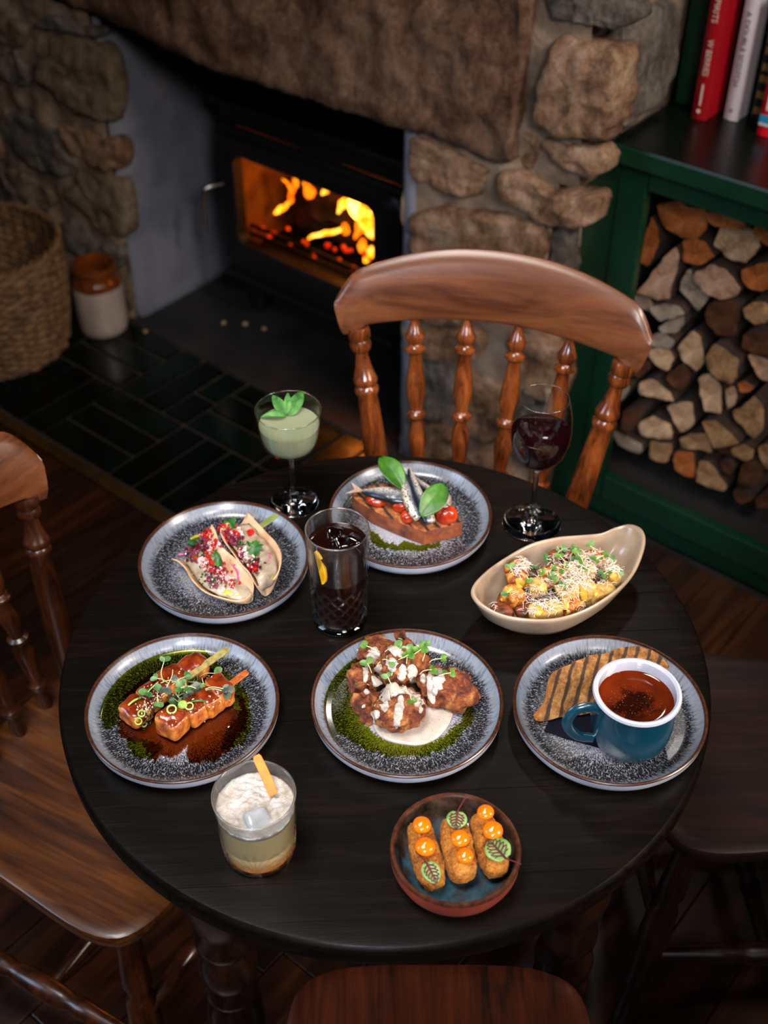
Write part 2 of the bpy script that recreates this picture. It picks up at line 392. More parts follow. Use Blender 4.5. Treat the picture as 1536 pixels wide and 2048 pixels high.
# lintel: one great slab, sagging a little at its lower edge
low = [W(*p, -.03) for p in ((60,-20),(150,12),(230,50),(330,98),(430,142),(530,175),(640,207),(730,235),(825,264),(905,290),(985,322),(1030,318))]
rgt = [W(*p, -.03) for p in ((1048,270),(1062,200),(1074,120),(1082,60),(1078,0))]
L = MB(); NB, NT = 130, 56
low = [(-.35, .905), (-.15, .875)] + low; bs_ = spline([(u, 0, z) for u, z in low], NB, False); R = []
re_ = [W(1045, 300, -.03)] + rgt; u1, z1 = re_[-1]
for j in range(-2, NT + 1):
    t = max(0, j) / NT; row = []
    for i, p in enumerate(bs_):
        f = i / (NB - 1); zt = 1.45; z = p.z + (zt - p.z) * t
        k = min(1, max(0, (z - re_[0][1]) / (u1 and (z1 - re_[0][1])))); ue = re_[0][0] + (u1 - re_[0][0]) * k
        u = p.x + (ue - re_[0][0]) * f
        q = V3((u, 0, z)); d = .012 * noise.fractal(q * 12, 1, 2, 5) + .004 * noise.ridged_multi_fractal(q * 30, 1, 2, 3, 1, 2)
        e = min(1, (t * 24) / 1.0); ed = min(1, (NB - 1 - i) / 3)
        v = .10 if j == -2 else .0 if j == -1 else -.026 - .012 * min(1, e) * ed - d
        if i == NB - 1: v = max(v, .02)
        row.append((u, v, z + (.006 * noise.noise(q * 28) if j <= 1 else 0)))
    R.append(row)
L.loft(R, False, close=False); struct(L.build('lintel', M['lintel'], wall=True, smooth=2))

# ================================================================== STOVE
M['iron'] = mat('black_cast_iron', ['050505', '090808'], 40, rough=.5, bump=.15, bscale=300, bdist=.0006)
M['brick'] = mat('fire_brick', ['6a4a32', '9a7450'], 20, rough=.9)
M['steel'] = mat('polished_steel', ['b5b0aa'], rough=.25, metal=1)
st = thing('wood_stove', 'black cast iron wood stove with glass door in stone fireplace', 'stove', wp(.5, .2, .006), rz=WA)
def sb(name, a, c, m, par=st, bev=.004, more=()):           # boxes given in the wall frame
    o = V3((.5, .2, .006)); q = MB()
    for x, y in ((a, c), *more): q.box(V3(x) - o, V3(y) - o)
    return q.build(name, m, par, bev=bev, smooth=False)
F0 = .2
sb('body', (.185, F0 + .01, .14), (.20, .52, .62), M['iron'], more=(((.79, F0 + .01, .14), (.805, .52, .62)), ((.185, .505, .14), (.805, .52, .62)), ((.185, F0 + .005, .12), (.805, .52, .155)), ((.185, F0, .57), (.805, .52, .62))))
sb('top_plate', (.165, F0 - .02, .617), (.825, .54, .64), M['iron'], bev=.006)
sb('ledge', (.19, F0 - .022, .553), (.80, F0 + .002, .572), M['iron'])
for x in (.205, .735):
    for y in (F0 + .03, .45): sb('leg', (x, y, .006), (x + .05, y + .05, .13), M['iron'], bev=.008)
def frame(u0, u1, z0, z1, a0, a1, b0, b1, v0, v1, rr=.03):    # door leaf: rectangle with a rounded opening
    q = MB(); o = V3((.5, .2, .006))
    def rect(x0, x1, y0, y1, r, v):
        out = []
        for cx, cy, s in ((x1 - r, y0 + r, -90), (x1 - r, y1 - r, 0), (x0 + r, y1 - r, 90), (x0 + r, y0 + r, 180)):
            out += [V3((cx + r * cos(math.radians(s + t * 15)), v, cy + r * sin(math.radians(s + t * 15)))) - o for t in range(7)]
        return out
    return q.loft([rect(a0, a1, b0, b1, rr, v1), rect(u0, u1, z0, z1, rr, v1), rect(u0, u1, z0, z1, rr, v0 + .006), rect(u0 + .005, u1 - .005, z0 + .005, z1 - .005, rr, v0), rect(a0 - .006, a1 + .006, b0 - .006, b1 + .006, rr, v0), rect(a0, a1, b0, b1, rr, v0 + .006), rect(a0, a1, b0, b1, rr, v1)], False)
door = frame(.192, .80, .165, .553, .246, .716, .25, .502, F0 - .03, F0 + .008).build('door', M['iron'], st)
gl = G('stove_glass'); gl.set(col=lin('fff4e8'), trans=1, ior=1.02, rough=0)
sb('glass', (.24, F0 - .008, .244), (.722, F0 - .005, .508), gl.m, door, 0)
hq = MB(); o = V3((.5, .2, .006))
hq.tube([V3(p) - o for p in spline([(.205, F0 - .03, .41), (.19, F0 - .065, .41), (.183, F0 - .078, .395), (.18, F0 - .082, .34), (.178, F0 - .083, .285)], 16, False)], .007, 10).build('handle', M['steel'], door)['label'] = 'polished steel door handle'
sb('ash_lip', (.2, F0 - .05, .15), (.79, F0 - .01, .168), M['iron'], bev=.005)
for n, a, c in (('fire_brick', (.205, F0 + .02, .2), (.222, .5, .56)), ('fire_brick', (.77, F0 + .02, .2), (.788, .5, .56)), ('fire_brick', (.223, .485, .2), (.49, .503, .56)), ('fire_brick', (.494, .485, .2), (.768, .503, .56)), ('baffle', (.21, F0 + .08, .53), (.78, .5, .545)), ('grate', (.205, F0 + .01, .17), (.785, .5, .2))):
    sb(n, a, c, M['iron'] if n == 'grate' else M['brick'], bev=.003)
for z in (.243, .268):
    MB().tube([V3((.21, F0 + .045, z)) - o, V3((.78, F0 + .045, z)) - o], .0055, 10).build('fire_bar', M['iron'], st)
# burning logs, flames, embers
M['char'] = mat('charred_log', ['0d0805', '2b150a', '5a2c12'], 14, 6, rough=.9, bump=.8, bscale=60, bdist=.006, st=(.4, 1, 1))
def burn(name, p0, p1, r, label, sd):
    q = MB(); p0 = V3(p0); p1 = V3(p1); n = 14
    pts = [p0.lerp(p1, i / (n - 1)) for i in range(n)]
    q.tube(pts, [r * (.9 + .25 * noise.noise(V3((i * .6, sd, 0)))) for i in range(n)], 14)
    q.v = [p + V3((noise.noise(p * 40), noise.noise(p * 40 + V3((9, 0, 0))), noise.noise(p * 40 + V3((0, 9, 0))))) * .008 for p in q.v]
    base = p0.lerp(p1, .5) - V3((0, 0, r)); c = wp(*base); q.v = [wp(*p) for p in q.v]
    tag(q.build(name, M['char'], o=c), label, 'log', 'logs burning in the stove')
burn('burning_log', (.36, .37, .335), (.66, .36, .40), .052, 'large charred log lying across the fire in the stove', 1)
burn('burning_log', (.28, .40, .25), (.70, .41, .25), .042, 'charred log at the bottom of the fire behind the bars', 2)
burn('burning_log', (.33, .44, .27), (.36, .43, .43), .035, 'dark log standing upright at the left of the fire', 3)
M['flame'] = glow('flame', ['ff5204', 'ff7a0c', 'ffa020'], 2.6, 30); M['flame2'] = glow('bright_flame', ['ff7a08', 'ffa81c', 'ffd860'], 3.6, 40)
M['ember'] = glow('ember', ['a81004', 'e82c08', 'ff6010'], 1.5, 60)
fire = thing('fire', 'yellow and orange flames burning behind the stove glass', 'fire', wp(.5, .35, .21))
cF = crop(420, 140, 3.49)
def flame(pts, rad, mm='flame', v=.31):
    q = MB(); pp = spline([wp(*(lambda a: (a[0], v + .01 * sin(x * .05), a[1]))(W(*cF(x, y), v))) for x, y in pts], 16, False)
    n = len(pp); q.tube([p + V3((noise.noise(p * 60), 0, noise.noise(p * 60 + V3((5, 0, 0))))) * .006 for p in pp], [max(.0012, rad * (.25 + .75 * sin(PI * (i + .6) / n)) * (1 + .35 * noise.noise(V3((i * .9, x0 * .01, 3))))) for i in range(n) for x0 in (pts[0][0],)], 10, .8)
    q.build('flame', M[mm], fire, o=fire.location)
for pts, r, mm in (([(505,765),(540,820),(570,870),(555,910),(510,950),(470,975)], .0075, 'flame'), ([(470,985),(500,970),(535,930)], .010, 'flame2'), ([(600,745),(610,800),(600,850)], .010, 'flame'), ([(655,790),(665,840),(650,890)], .012, 'flame'), ([(715,800),(720,850),(705,890)], .011, 'flame'), ([(770,870),(800,850),(820,830)], .010, 'flame2'),
  ([(890,1000),(900,950),(950,920),(985,890)], .012, 'flame2'), ([(1010,990),(1040,960),(1030,930)], .016, 'flame2'), ([(1070,920),(1090,990),(1110,1060),(1130,1140),(1150,1200)], .022, 'flame2'), ([(1150,940),(1165,1020),(1150,1100)], .018, 'flame2'), ([(680,1185),(740,1150),(820,1140),(900,1120),(960,1080)], .0085, 'flame2'), ([(940,1150),(965,1110),(960,1060)], .010, 'flame'), ([(1030,1020),(1035,1100),(1010,1180)], .014, 'flame'), ([(1130,1230),(1120,1290),(1090,1330)], .012, 'flame2'), ([(1060,1180),(1080,1250),(1140,1290)], .012, 'flame')):
    flame(pts, r, mm)
q = MB(); re = random.Random(8)
for x, y in ((450,1140),(430,1150),(580,1200),(620,1215),(660,1225),(540,1110),(830,1220),(880,1240),(1000,1250),(1075,1285),(1110,1320),(905,1330),(1010,1370),(930,1240),(950,1260),(360,1110),(700,1290),(740,1300)):
    a, z = W(*cF(x, y), .27); q.ico(wp(a, .27 + re.uniform(-.01, .02), z), re.uniform(.004, .008), 2, .003, 120, x, 2)
q.build('embers', M['ember'], fire, o=fire.location)['kind'] = 'stuff'
pl = D.lights.new('fire_glow', 'POINT'); pl.energy = 6.5; pl.color = (1, .27, .03); pl.shadow_soft_size = .05
po = D.objects.new('fire_glow', pl); COL.objects.link(po); po.location = wp(.58, .31, .42)

# ================================================================== GREEN CABINET, BOOKCASE, BOOKS
M['green'] = mat('green_paint', ['05291a', '08341f'], 8, rough=.38, bump=.06, bscale=90)
M['greend'] = mat('green_black_top', ['050a07', '0a120d'], 8, rough=.28)
M['inside'] = mat('cabinet_inside', ['0a0706', '14100c'], 8, rough=.9)
cab = thing('log_cabinet', 'dark green painted cabinet packed with split logs beside chimney', 'cabinet', wp(1.7, .1, 0), rz=WA)
def cb(name, a, c, m=None, par=None, bev=.0025, more=()):
    o = V3((1.7, .1, 0)); q = MB()
    for x, y in ((a, c), *more): q.box(V3(x) - o, V3(y) - o)
    return q.build(name, m or M['green'], par or cab, bev=bev, smooth=False)
cb('carcass', (1.372, .12, 0), (1.39, .56, .85), more=(((2.18, .12, 0), (2.2, .56, .85)), ((1.372, .54, 0), (2.2, .56, .85)), ((1.372, .12, .08), (2.2, .56, .10))), m=M['inside'])
cb('side_stile', (1.322, .104, 0), (1.388, .125, .849)); cb('plinth', (1.322, .11, 0), (2.2, .13, .05))
cb('frame_stile', (1.391, .1, .05), (1.45, .125, .849)); cb('frame_stile', (2.13, .1, .05), (2.2, .125, .849))
cb('top_rail', (1.452, .1, .806), (2.128, .125, .845)); cb('bottom_rail', (1.452, .1, .05), (2.128, .125, .115))
cb('worktop', (1.366, .085, .849), (2.22, .56, .887), M['greend'], bev=.003); cb('worktop_edge', (1.366, .080, .851), (2.22, .085, .886), bev=.002)
bc = thing('bookcase', 'green painted bookcase standing on the log cabinet', 'bookcase', wp(1.7, .3, .888), rz=WA)
def bb(name, a, c):
    o = V3((1.7, .3, .888)); MB().box(V3(a) - o, V3(c) - o).build(name, M['green'], bc, bev=.002, smooth=False)
bb('side_panel', (1.376, .34, .888), (1.4, .56, 1.7)); bb('side_panel', (2.18, .34, .888), (2.2, .56, 1.7)); bb('back_panel', (1.4, .535, .888), (2.18, .555, 1.7)); bb('stile', (1.374, .315, .888), (1.425, .339, 1.7)); bb('shelf', (1.4, .345, 1.3), (2.18, .53, 1.32))
def cover(name, c): return mat(name, c, 12, rough=.35, bump=.05, bscale=200)
M['paper'] = mat('page_block', ['b9ab92', 'd8cbb2'], 80, rough=.9, st=(30, 1, 1))
def book(u0, u1, v0, h, cov, label, dep=.16, lean=0):
    t = thing('book', label, 'book', wp((u0 + u1) / 2, v0, .888), 'books on the bookcase', WA); w_ = (u1 - u0) / 2
    Mx = Matrix.Rotation(lean, 4, 'Y')
    n = 9; pr = [(-w_ + w_ * 2 * i / (n - 1), -.004 * sin(PI * i / (n - 1))) for i in range(n)]
    q = MB(); outer = pr + [(w_, dep), (w_ - .0025, dep), (w_ - .0025, .004), (-w_ + .0025, .004), (-w_ + .0025, dep), (-w_, dep)]
    q.loft([[(x, y, z) for x, y in outer] for z in (0, h)], True, Mx).build('cover', cov, t)
    MB().box((-w_ + .003, .005, .003), (w_ - .003, dep - .004, h - .003), Mx).build('pages', M['paper'], t, smooth=False)
    return t, w_
def text(t, s, x, z, size, col, rot=PI / 2, y=-.0052, nm='lettering', sx=1):
    c = D.curves.new(nm, 'FONT'); c.body = s; c.size = size; c.align_x = 'CENTER'; c.align_y = 'CENTER'; c.extrude = .0002
    o = D.objects.new(nm, c); COL.objects.link(o); o.parent = t; o.location = (x, y, z)
    o.rotation_euler = (PI / 2, rot, 0)
    o.scale = (sx, 1, 1); c.materials.append(col); bpy.context.view_layer.update()
    me = D.meshes.new_from_object(o.evaluated_get(bpy.context.evaluated_depsgraph_get())); q = D.objects.new(nm, me); COL.objects.link(q)
    q.parent = t; q.location = o.location; q.rotation_euler = o.rotation_euler; q.scale = o.scale; D.objects.remove(o); return q
M['ink_w'] = mat('cream_lettering', ['d8bdb4'], rough=.6); M['ink_g'] = mat('grey_lettering', ['6d6570'], rough=.6); M['ink_gold'] = mat('gold_lettering', ['b08a3a'], rough=.5)
M['red'] = cover('red_cover', ['8a0a16', '960d1a']); M['dred'] = cover('maroon_cover', ['3a0a0c', '4a1010']); M['white'] = cover('white_cover', ['b9b2bd', 'c6bfc8']); M['blk'] = cover('black_cover', ['0b0f0c', '121714']); M['red2'] = cover('scarlet_cover', ['c8081c', 'd00c20']); M['blue'] = mat('blue_patch', ['1f86b0'], rough=.5)
t, w_ = book(1.434, 1.464, .274, .30, M['red'], 'tall red hardback leftmost on the bookcase, cream lettering on spine')
text(t, 'W BERRIES', 0, .118, .0165, M['ink_w'], sx=.85); text(t, 'SPIRITS', 0, .206, .0165, M['ink_w'], sx=.95)
MB().box((-.0016, -.0056, .028), (.0016, -.004, .068)).build('spine_line', M['ink_w'], t); MB().lathe([(.0001, -.0002), (.0042, -.0002), (.0042, .0002), (.0001, .0002)], 16, TM((0, -.0056, .017), PI / 2)).build('emblem', M['ink_w'], t)
t, w_ = book(1.484, 1.512, .309, .29, M['white'], 'white hardback second from left on the bookcase, grey lettering')
text(t, 'A DOUBLE SCOTCH', 0, .135, .0135, M['ink_g'], sx=1.12); MB().box((-.0045, -.0056, .252), (.0045, -.004, .262)).build('emblem', M['ink_gold'], t); text(t, 'IP', 0, .020, .010, M['ink_g'])
t, w_ = book(1.528, 1.558, .33, .28, M['blk'], 'black book behind white and scarlet books with gold patches on spine')
for z in (.018, .048, .078, .1, .13, .15): MB().box((-.009, -.0056, z), (.009, -.004, z + .013)).build('gold_patch', M['ink_gold'], t)
t, w_ = book(1.566, 1.592, .283, .26, M['red2'], 'scarlet book at right edge with blue label near its foot')
MB().box((-.011, -.0058, .026), (.011, -.004, .040)).build('blue_label', M['blue'], t); MB().box((-.011, -.0058, .020), (.011, -.004, .0255)).build('white_label', M['white'], t); MB().box((-.0028, -.0058, .05), (.0028, -.004, .15)).build('spine_panel', M['ink_w'], t)

# ================================================================== SPLIT LOGS
M['bark'] = mat('bark', ['120b07', '2b1b11', '3d281a'], 30, 5, rough=.95, bump=.8, bscale=70, bdist=.005)
def endgrain(name, cols):                                  # sawn end: faint year rings, radial cracks, dirt
    g = G(name); c = g.obj(); x, y, z = g.sep(c); a = g.noise(c, 22, 6, .65); b_ = g.noise(c, 140, 4, .6)
    xx = g.ma('ADD', x, .035); zz = g.ma('ADD', z, .03); r = g.ma('SQRT', g.ma('ADD', g.ma('MULTIPLY', xx, xx), g.ma('MULTIPLY', zz, zz)))
    rg = g.ma('MULTIPLY', g.ma('SINE', g.ma('ADD', g.ma('MULTIPLY', r, 1500), g.ma('MULTIPLY', a, 9))), .05)
    m = g.ma('ADD', g.ma('ADD', g.ma('MULTIPLY', a, .65), g.ma('MULTIPLY', b_, .35)), rg)
    an = g.ma('ARCTAN2', zz, xx); ck = g.noise(g.vec(g.ma('MULTIPLY', an, 9), g.ma('MULTIPLY', r, 12), 0), 2.2, 2); crack = g.ma('MULTIPLY', g.step(ck, .66, .72), .6)
    g.set(col=g.mix(crack, g.ramp(m, [lin(q) for q in cols], [.36, .5, .64]), lin('1c100a')), rough=.9, spec=.2); g.bump(b_, .35, .0025); return g.m
LT = {'pale': endgrain('pale_log_end', ['7a5a40', 'b08c6a', 'c9a987']), 'pink': endgrain('pinkish_log_end', ['6e4c38', 'a07c62', 'b8967c']), 'tan': endgrain('tan_log_end', ['5f422a', '8f6b48', 'a9855e']), 'orange': endgrain('orange_log_end', ['6b3413', '9c5424', 'b06d3a']), 'brown': endgrain('brown_log_end', ['2a170e', '482a18', '5c3822']), 'grey': endgrain('grey_log_end', ['56483e', '877666', '9b8b7a'])}
cA = crop(1236, 380, 5.12); cB = crop(1206, 660, 4.655)
LOGS = [(cA,'orange','round',[(390,150),(600,110),(760,180),(900,190),(940,300),(900,420),(820,515),(640,500),(480,400),(400,270)]),(cA,'orange','flat',[(930,200),(1100,210),(1340,320),(1310,390),(1150,370),(1020,350),(940,290)]),(cA,'pale','knobbly',[(1000,420),(1100,370),(1300,390),(1390,470),(1440,600),(1380,680),(1280,780),(1150,760),(1040,700),(940,580)]),(cA,'orange','upright',[(330,270),(400,380),(420,520),(350,700),(300,800),(200,740),(240,560)]),(cA,'pink','tapering',[(600,570),(640,650),(620,800),(560,950),(540,1110),(420,1130),(300,1080),(180,1060),(300,920),(400,780),(500,650)]),(cA,'orange','wedge',[(640,530),(760,500),(880,540),(950,640),(990,690),(900,750),(760,780),(660,750),(640,650)]),(cA,'pink','half-round',[(760,900),(800,820),(900,790),(1000,740),(1100,800),(1180,860),(1270,1000),(1240,1090),(1100,1110),(950,1070),(840,1000)]),(cA,'grey','wedge',[(690,830),(740,820),(750,920),(820,1020),(940,1080),(880,1180),(810,1250),(740,1170),(620,1030),(640,920)]),(cA,'orange','half-round',[(1260,800),(1400,760),(1536,720),(1640,800),(1620,1000),(1480,1040),(1340,1010),(1270,920)]),(cA,'tan','blocky',[(1290,1190),(1400,1130),(1536,1120),(1620,1200),(1560,1330),(1420,1370),(1330,1280)]),(cA,'brown','broad',[(900,1180),(1000,1130),(1250,1140),(1240,1330),(1200,1500),(1000,1480),(890,1330)]),(cA,'grey','flat',[(360,1170),(520,1140),(650,1160),(720,1250),(600,1290),(460,1330),(380,1250)]),(cA,'grey','narrow',[(130,1080),(300,1110),(360,1180),(330,1260),(220,1230)]),(cA,'orange','corner',[(1390,370),(1536,400),(1640,450),(1600,600),(1430,500),(1370,420)]),(cA,'grey','small',[(480,1350),(600,1300),(710,1270),(690,1360),(600,1460),(480,1450),(430,1400)]),
(cB,'grey','rounded',[(440,60),(560,10),(690,90),(640,160),(480,150),(430,120)]),(cB,'pale','rounded',[(410,200),(520,150),(640,190),(680,260),(610,380),(500,320)]),(cB,'pale','wedge',[(680,180),(740,90),(840,0),(910,60),(930,200),(950,310),(870,400),(760,300)]),(cB,'tan','wedge',[(970,220),(1080,90),(1230,190),(1300,250),(1290,400),(1230,480),(1100,430),(1000,330)]),(cB,'brown','broad',[(1290,50),(1400,20),(1560,20),(1640,120),(1560,240),(1420,230),(1300,180)]),(cB,'pink','curved',[(1350,230),(1440,240),(1560,300),(1640,400),(1560,490),(1480,470),(1400,360)]),(cB,'brown','blocky',[(220,380),(300,300),(420,290),(430,370),(330,460)]),(cB,'brown','square',[(560,450),(640,370),(740,310),(800,400),(800,480),(740,570),(640,530)]),(cB,'pale','flat wedge',[(310,560),(350,480),(440,450),(530,500),(620,590),(660,670),(520,650),(330,600)]),(cB,'grey','pale-faced',[(90,440),(240,480),(270,530),(200,640),(50,740),(60,600)]),(cB,'brown','slanting',[(220,720),(300,690),(460,660),(400,760),(290,920),(210,880)]),(cB,'pale','round',[(350,850),(460,800),(520,830),(640,880),(650,1020),(470,1010),(340,980),(330,900)]),(cB,'pale','upright',[(590,710),(720,670),(830,680),(850,860),(800,930),(720,960),(650,850)]),(cB,'pale','upright',[(890,440),(1000,400),(1110,520),(1110,700),(1100,780),(950,760),(920,640)]),(cB,'pink','small',[(1140,560),(1200,510),(1250,560),(1240,690),(1170,720)]),(cB,'orange','small',[(1250,500),(1310,470),(1410,540),(1350,590),(1270,580)]),(cB,'tan','wedge',[(1180,770),(1280,720),(1390,620),(1470,700),(1490,850),(1470,960),(1390,1040),(1290,930),(1210,850)]),(cB,'tan','wedge',[(940,820),(1080,820),(1180,900),(1290,1030),(1060,1080),(1010,960)]),(cB,'tan','flat',[(710,1010),(820,960),(960,960),(1010,1050),(1010,1140),(880,1110),(740,1100)]),(cB,'tan','square',[(430,1040),(640,1060),(630,1160),(580,1250),(430,1200)]),(cB,'grey','low',[(90,900),(250,980),(380,1050),(390,1110),(330,1140),(150,1050)]),(cB,'orange','square',[(660,1130),(850,1140),(850,1380),(760,1360),(660,1290)]),(cB,'tan','wedge',[(890,1220),(980,1230),(1080,1340),(1160,1470),(1120,1500),(990,1470),(860,1410)]),(cB,'brown','small',[(1030,1100),(1170,1090),(1180,1190),(1060,1190)]),(cB,'tan','rounded',[(1190,1110),(1310,1060),(1410,1110),(1400,1190),(1300,1230),(1210,1170)]),(cB,'brown','small',[(1090,1220),(1190,1210),(1220,1280),(1180,1360),(1110,1310)]),(cB,'brown','round',[(1290,1250),(1400,1200),(1490,1260),(1490,1380),(1380,1470),(1250,1430)]),(cB,'brown','flat',[(1200,1510),(1340,1520),(1370,1600),(1290,1630),(1220,1580)]),(cB,'brown','low',[(1390,1580),(1536,1520),(1640,1560),(1600,1660),(1420,1660)]),(cB,'tan','upright',[(1440,1080),(1536,1050),(1640,1100),(1600,1320),(1500,1280)])]
LV = .165; info = []
def poly_(uz, n):                                          # straight-sided resampling with the same parameter as the spline
    k = len(uz); o = []
    for i in range(n):
        t = i / n * k; j = int(t); f = t - j; a, b_ = uz[j], uz[(j + 1) % k]; o.append(V3((a[0] + (b_[0] - a[0]) * f, 0, a[1] + (b_[1] - a[1]) * f)))
    return o
for i, (cr, tone, shp, pts) in enumerate(LOGS):
    uz = [W(*cr(*p), LV) for p in pts]; info.append((sum(p[0] for p in uz) / len(uz), sum(p[1] for p in uz) / len(uz), uz))
colname = ['far left', 'left-centre', 'right-centre', 'far right']; us = sorted(x[0] for x in info); qs = [us[len(us) * k // 4] for k in (1, 2, 3)]
colof = [sum(x[0] >= q for q in qs) for x in info]
ORD = ['topmost', 'second', 'third', 'fourth', 'fifth', 'sixth', 'seventh', 'eighth', 'ninth', 'tenth', 'eleventh', 'twelfth', 'thirteenth', 'fourteenth']
for i, (cr, tone, shp, pts) in enumerate(LOGS):
    u0, z0, uz = info[i]; c = colof[i]; rank = sum(1 for j in range(len(info)) if colof[j] == c and info[j][1] > z0)
    n = len(uz) * 4; cen = V3((u0, 0, z0)); ring = [a_.lerp(b2, .7) for a_, b2 in zip(spline([V3((a, 0, b_)) for a, b_ in uz], n), poly_(uz, n))]; vo = .03 * noise.noise(V3((i * 1.7, 0, 0)))
    q = MB(); rr = []
    for sc, v in ((1.0, .27), (1.0, .003), (.99, .0006), (.975, 0), (.5, .0)):
        R = []
        for p in ring:
            s_ = cen + (p - cen) * sc * .965; s_ += (p - cen).normalized() * (.004 * noise.noise(s_ * 60 + V3((i, 0, 0))))
            R.append(wp(s_.x, LV + vo + v + (.004 * noise.noise(s_ * 45 + V3((i, 0, 0))) if v < .005 else 0), s_.z))
        rr.append(R)
    q.loft(rr, True); q.mi = [0] * n + [0] * n + [1] * (len(q.f) - 2 * n); q.mi[-2] = 0
    lab = f"{tone} {shp} split log, {ORD[rank]} " + ('' if rank == 0 else 'down ') + f"in the {colname[c]} quarter of stack"
    tag(q.build('split_log', [M['bark'], LT[tone]], o=wp(u0, LV, z0)), lab, 'log', 'split logs stacked in the cabinet')

# ================================================================== BASKET AND JAR
M['wicker'] = mat('wicker', ['3a2616', '6b4d30', '8a6844'], 45, rough=.7, bump=.4, bscale=200)
bk = thing('wicker_basket', 'round woven wicker basket at left in front of stone wall', 'basket', (-1.06, 2.82, .006))
NS = 36; rows = 27; q = MB(); rings = []; HB = .30
def bR(z): return .183 + .028 * sin(min(1, z / HB) * 1.9)
for i in range(rows * 5 + 1):
    z = HB * i / (rows * 5); row = min(rows - 1, i // 5); f = (i % 5) / 5; bulge = sin(PI * f) * .0035
    ring = []
    for j in range(NS * 6):
        a = 2 * PI * j / (NS * 6); sg = 1 if row % 2 else -1
        ring.append(((bR(z) + bulge + .0065 * sg * sin(NS / 2 * a) * (.35 + .65 * sin(PI * f))) * cos(a), (bR(z) + bulge + .0065 * sg * sin(NS / 2 * a) * (.35 + .65 * sin(PI * f))) * sin(a), z))
    rings.append(ring)
q.loft(rings, False).build('woven_wall', M['wicker'], bk, smooth=2, solid=.004)
q = MB(); q.lathe([(.001, .008), (.18, .008), (.186, .0), (.001, .0)], 48).build('base', M['wicker'], bk)
for ph in (0, PI):
    MB().tube([((bR(HB) + .006 * cos(24 * a + ph)) * cos(a), (bR(HB) + .006 * cos(24 * a + ph)) * sin(a), HB + .006 + .006 * sin(24 * a + ph)) for a in [2 * PI * j / 240 for j in range(241)]], .0065, 6).build('rim', M['wicker'], bk)
for j in range(NS):
    a = 2 * PI * (j + .5) / NS; MB().tube([(bR(z) * .985 * cos(a), bR(z) * .985 * sin(a), z) for z in (.005, .1, .2, HB)], .0032, 6).build('stake', M['wicker'], bk)
jg = G('stoneware'); z = jg.sep(jg.obj())[2]; zz = jg.ma('ADD', z, jg.ma('MULTIPLY', jg.noise(jg.obj(), 30, 2), .012))
jg.set(col=jg.mix(jg.step(zz, .142, .150), jg.ramp(jg.noise(jg.map(jg.obj(), (1, 1, .3)), 22, 5), [lin('8f8076'), lin('b3a397')]), jg.ramp(jg.noise(jg.obj(), 18, 4), [lin('4a2008'), lin('7a3c10')])), rough=.22, coat=.4)
MB().lathe([(.001, 0), (.064, 0), (.0665, .003), (.068, .02), (.069, .12), (.068, .145), (.062, .16), (.056, .168), (.056, .176), (.060, .18), (.061, .193), (.058, .2), (.052, .2), (.049, .19), (.05, .17), (.058, .15), (.060, .02), (.001, .012)], 56).build('stoneware_jar', jg.m, o=(0, 0, 0)).location = (-.785, 2.905, .006)
tag(D.objects['stoneware_jar'], 'cream stoneware jar with brown glazed neck between basket and fireplace', 'jar')
M['chip'] = mat('wood_chip', ['8a6a4c', 'b08c68'], 60, rough=.9)
for i, (px, py, l) in enumerate(((290, 665, 'pale chip on the tiles beside the jar'), (447, 648, 'leftmost of three chips on slate before stove'), (490, 650, 'middle of three chips on slate before stove'), (528, 659, 'right-hand of three chips on slate before stove'), (578, 598, 'larger chip under the front of the stove'))):
    p = P(px, py, .007); tag(MB().ico(p + V3((0, 0, .004)), (.007, .005, .004), 3, .003, 90, i, 2).build('wood_chip', M['chip'], o=p), 'small ' + l, 'chip', 'chips on the hearth')

# ================================================================== TABLE
TC = V3((.001, .9956, 0)); TR_ = .389; TZ = .75
M['table'] = wood('dark_stained_table', ['040302', '080503', '100905'], 0, 7, 12, .34, .0, .2); M['table'].node_tree.nodes['Principled BSDF'].inputs['Specular IOR Level'].default_value = .16
M['tleg'] = wood('dark_stained_leg', ['0c0604', '1c0e07', '2e170b'], 2, 6, 6, .3, .3)
tb = thing('round_table', 'round dark stained wooden pub table carrying all the dishes', 'table', (TC.x, TC.y, 0), rz=math.radians(3))
def plank(a, b):
    rings = []
    for da, ds, z in ((.004, .0001, .720), (0, .0001, .724), (0, .0001, .742), (.0015, .0001, .7462), (.0045, .0001, .7496), (.008, .00025, .75), (.03, .002, .75)):
        r = TR_ - da; lo = max(a + ds, -r * .9995); hi = min(b - ds, r * .9995); t0 = math.asin(max(-1, min(1, lo / r))); t1 = math.asin(max(-1, min(1, hi / r))); n = 26
        A = [t0 + (t1 - t0) * i / n for i in range(n + 1)]
        rings.append([(r * cos(t), r * sin(t), z) for t in A] + [(-r * cos(t), r * sin(t), z) for t in reversed(A)])
    return MB().loft(rings)
ys = [-.389, -.31, -.205, -.1, .02, .085, .125, .23, .32, .389]
for a, b in zip(ys, ys[1:]): plank(a, b).build('plank', M['table'], tb)
MB().lathe([(.29, .66), (.305, .66), (.305, .72), (.29, .72), (.29, .66)], 64).build('apron', M['table'], tb)
LEGP = [(0, .028), (.06, .03), (.08, .022), (.1, .03), (.13, .034), (.16, .026), (.18, .024), (.21, .031), (.24, .037), (.30, .040), (.36, .037), (.39, .028), (.41, .036), (.43, .038), (.45, .030), (.47, .036), (.50, .039), (.53, .036), (.56, .028), (.58, .037), (.60, .037), (.62, .03), (.66, .036), (.72, .043), (1, .043)]
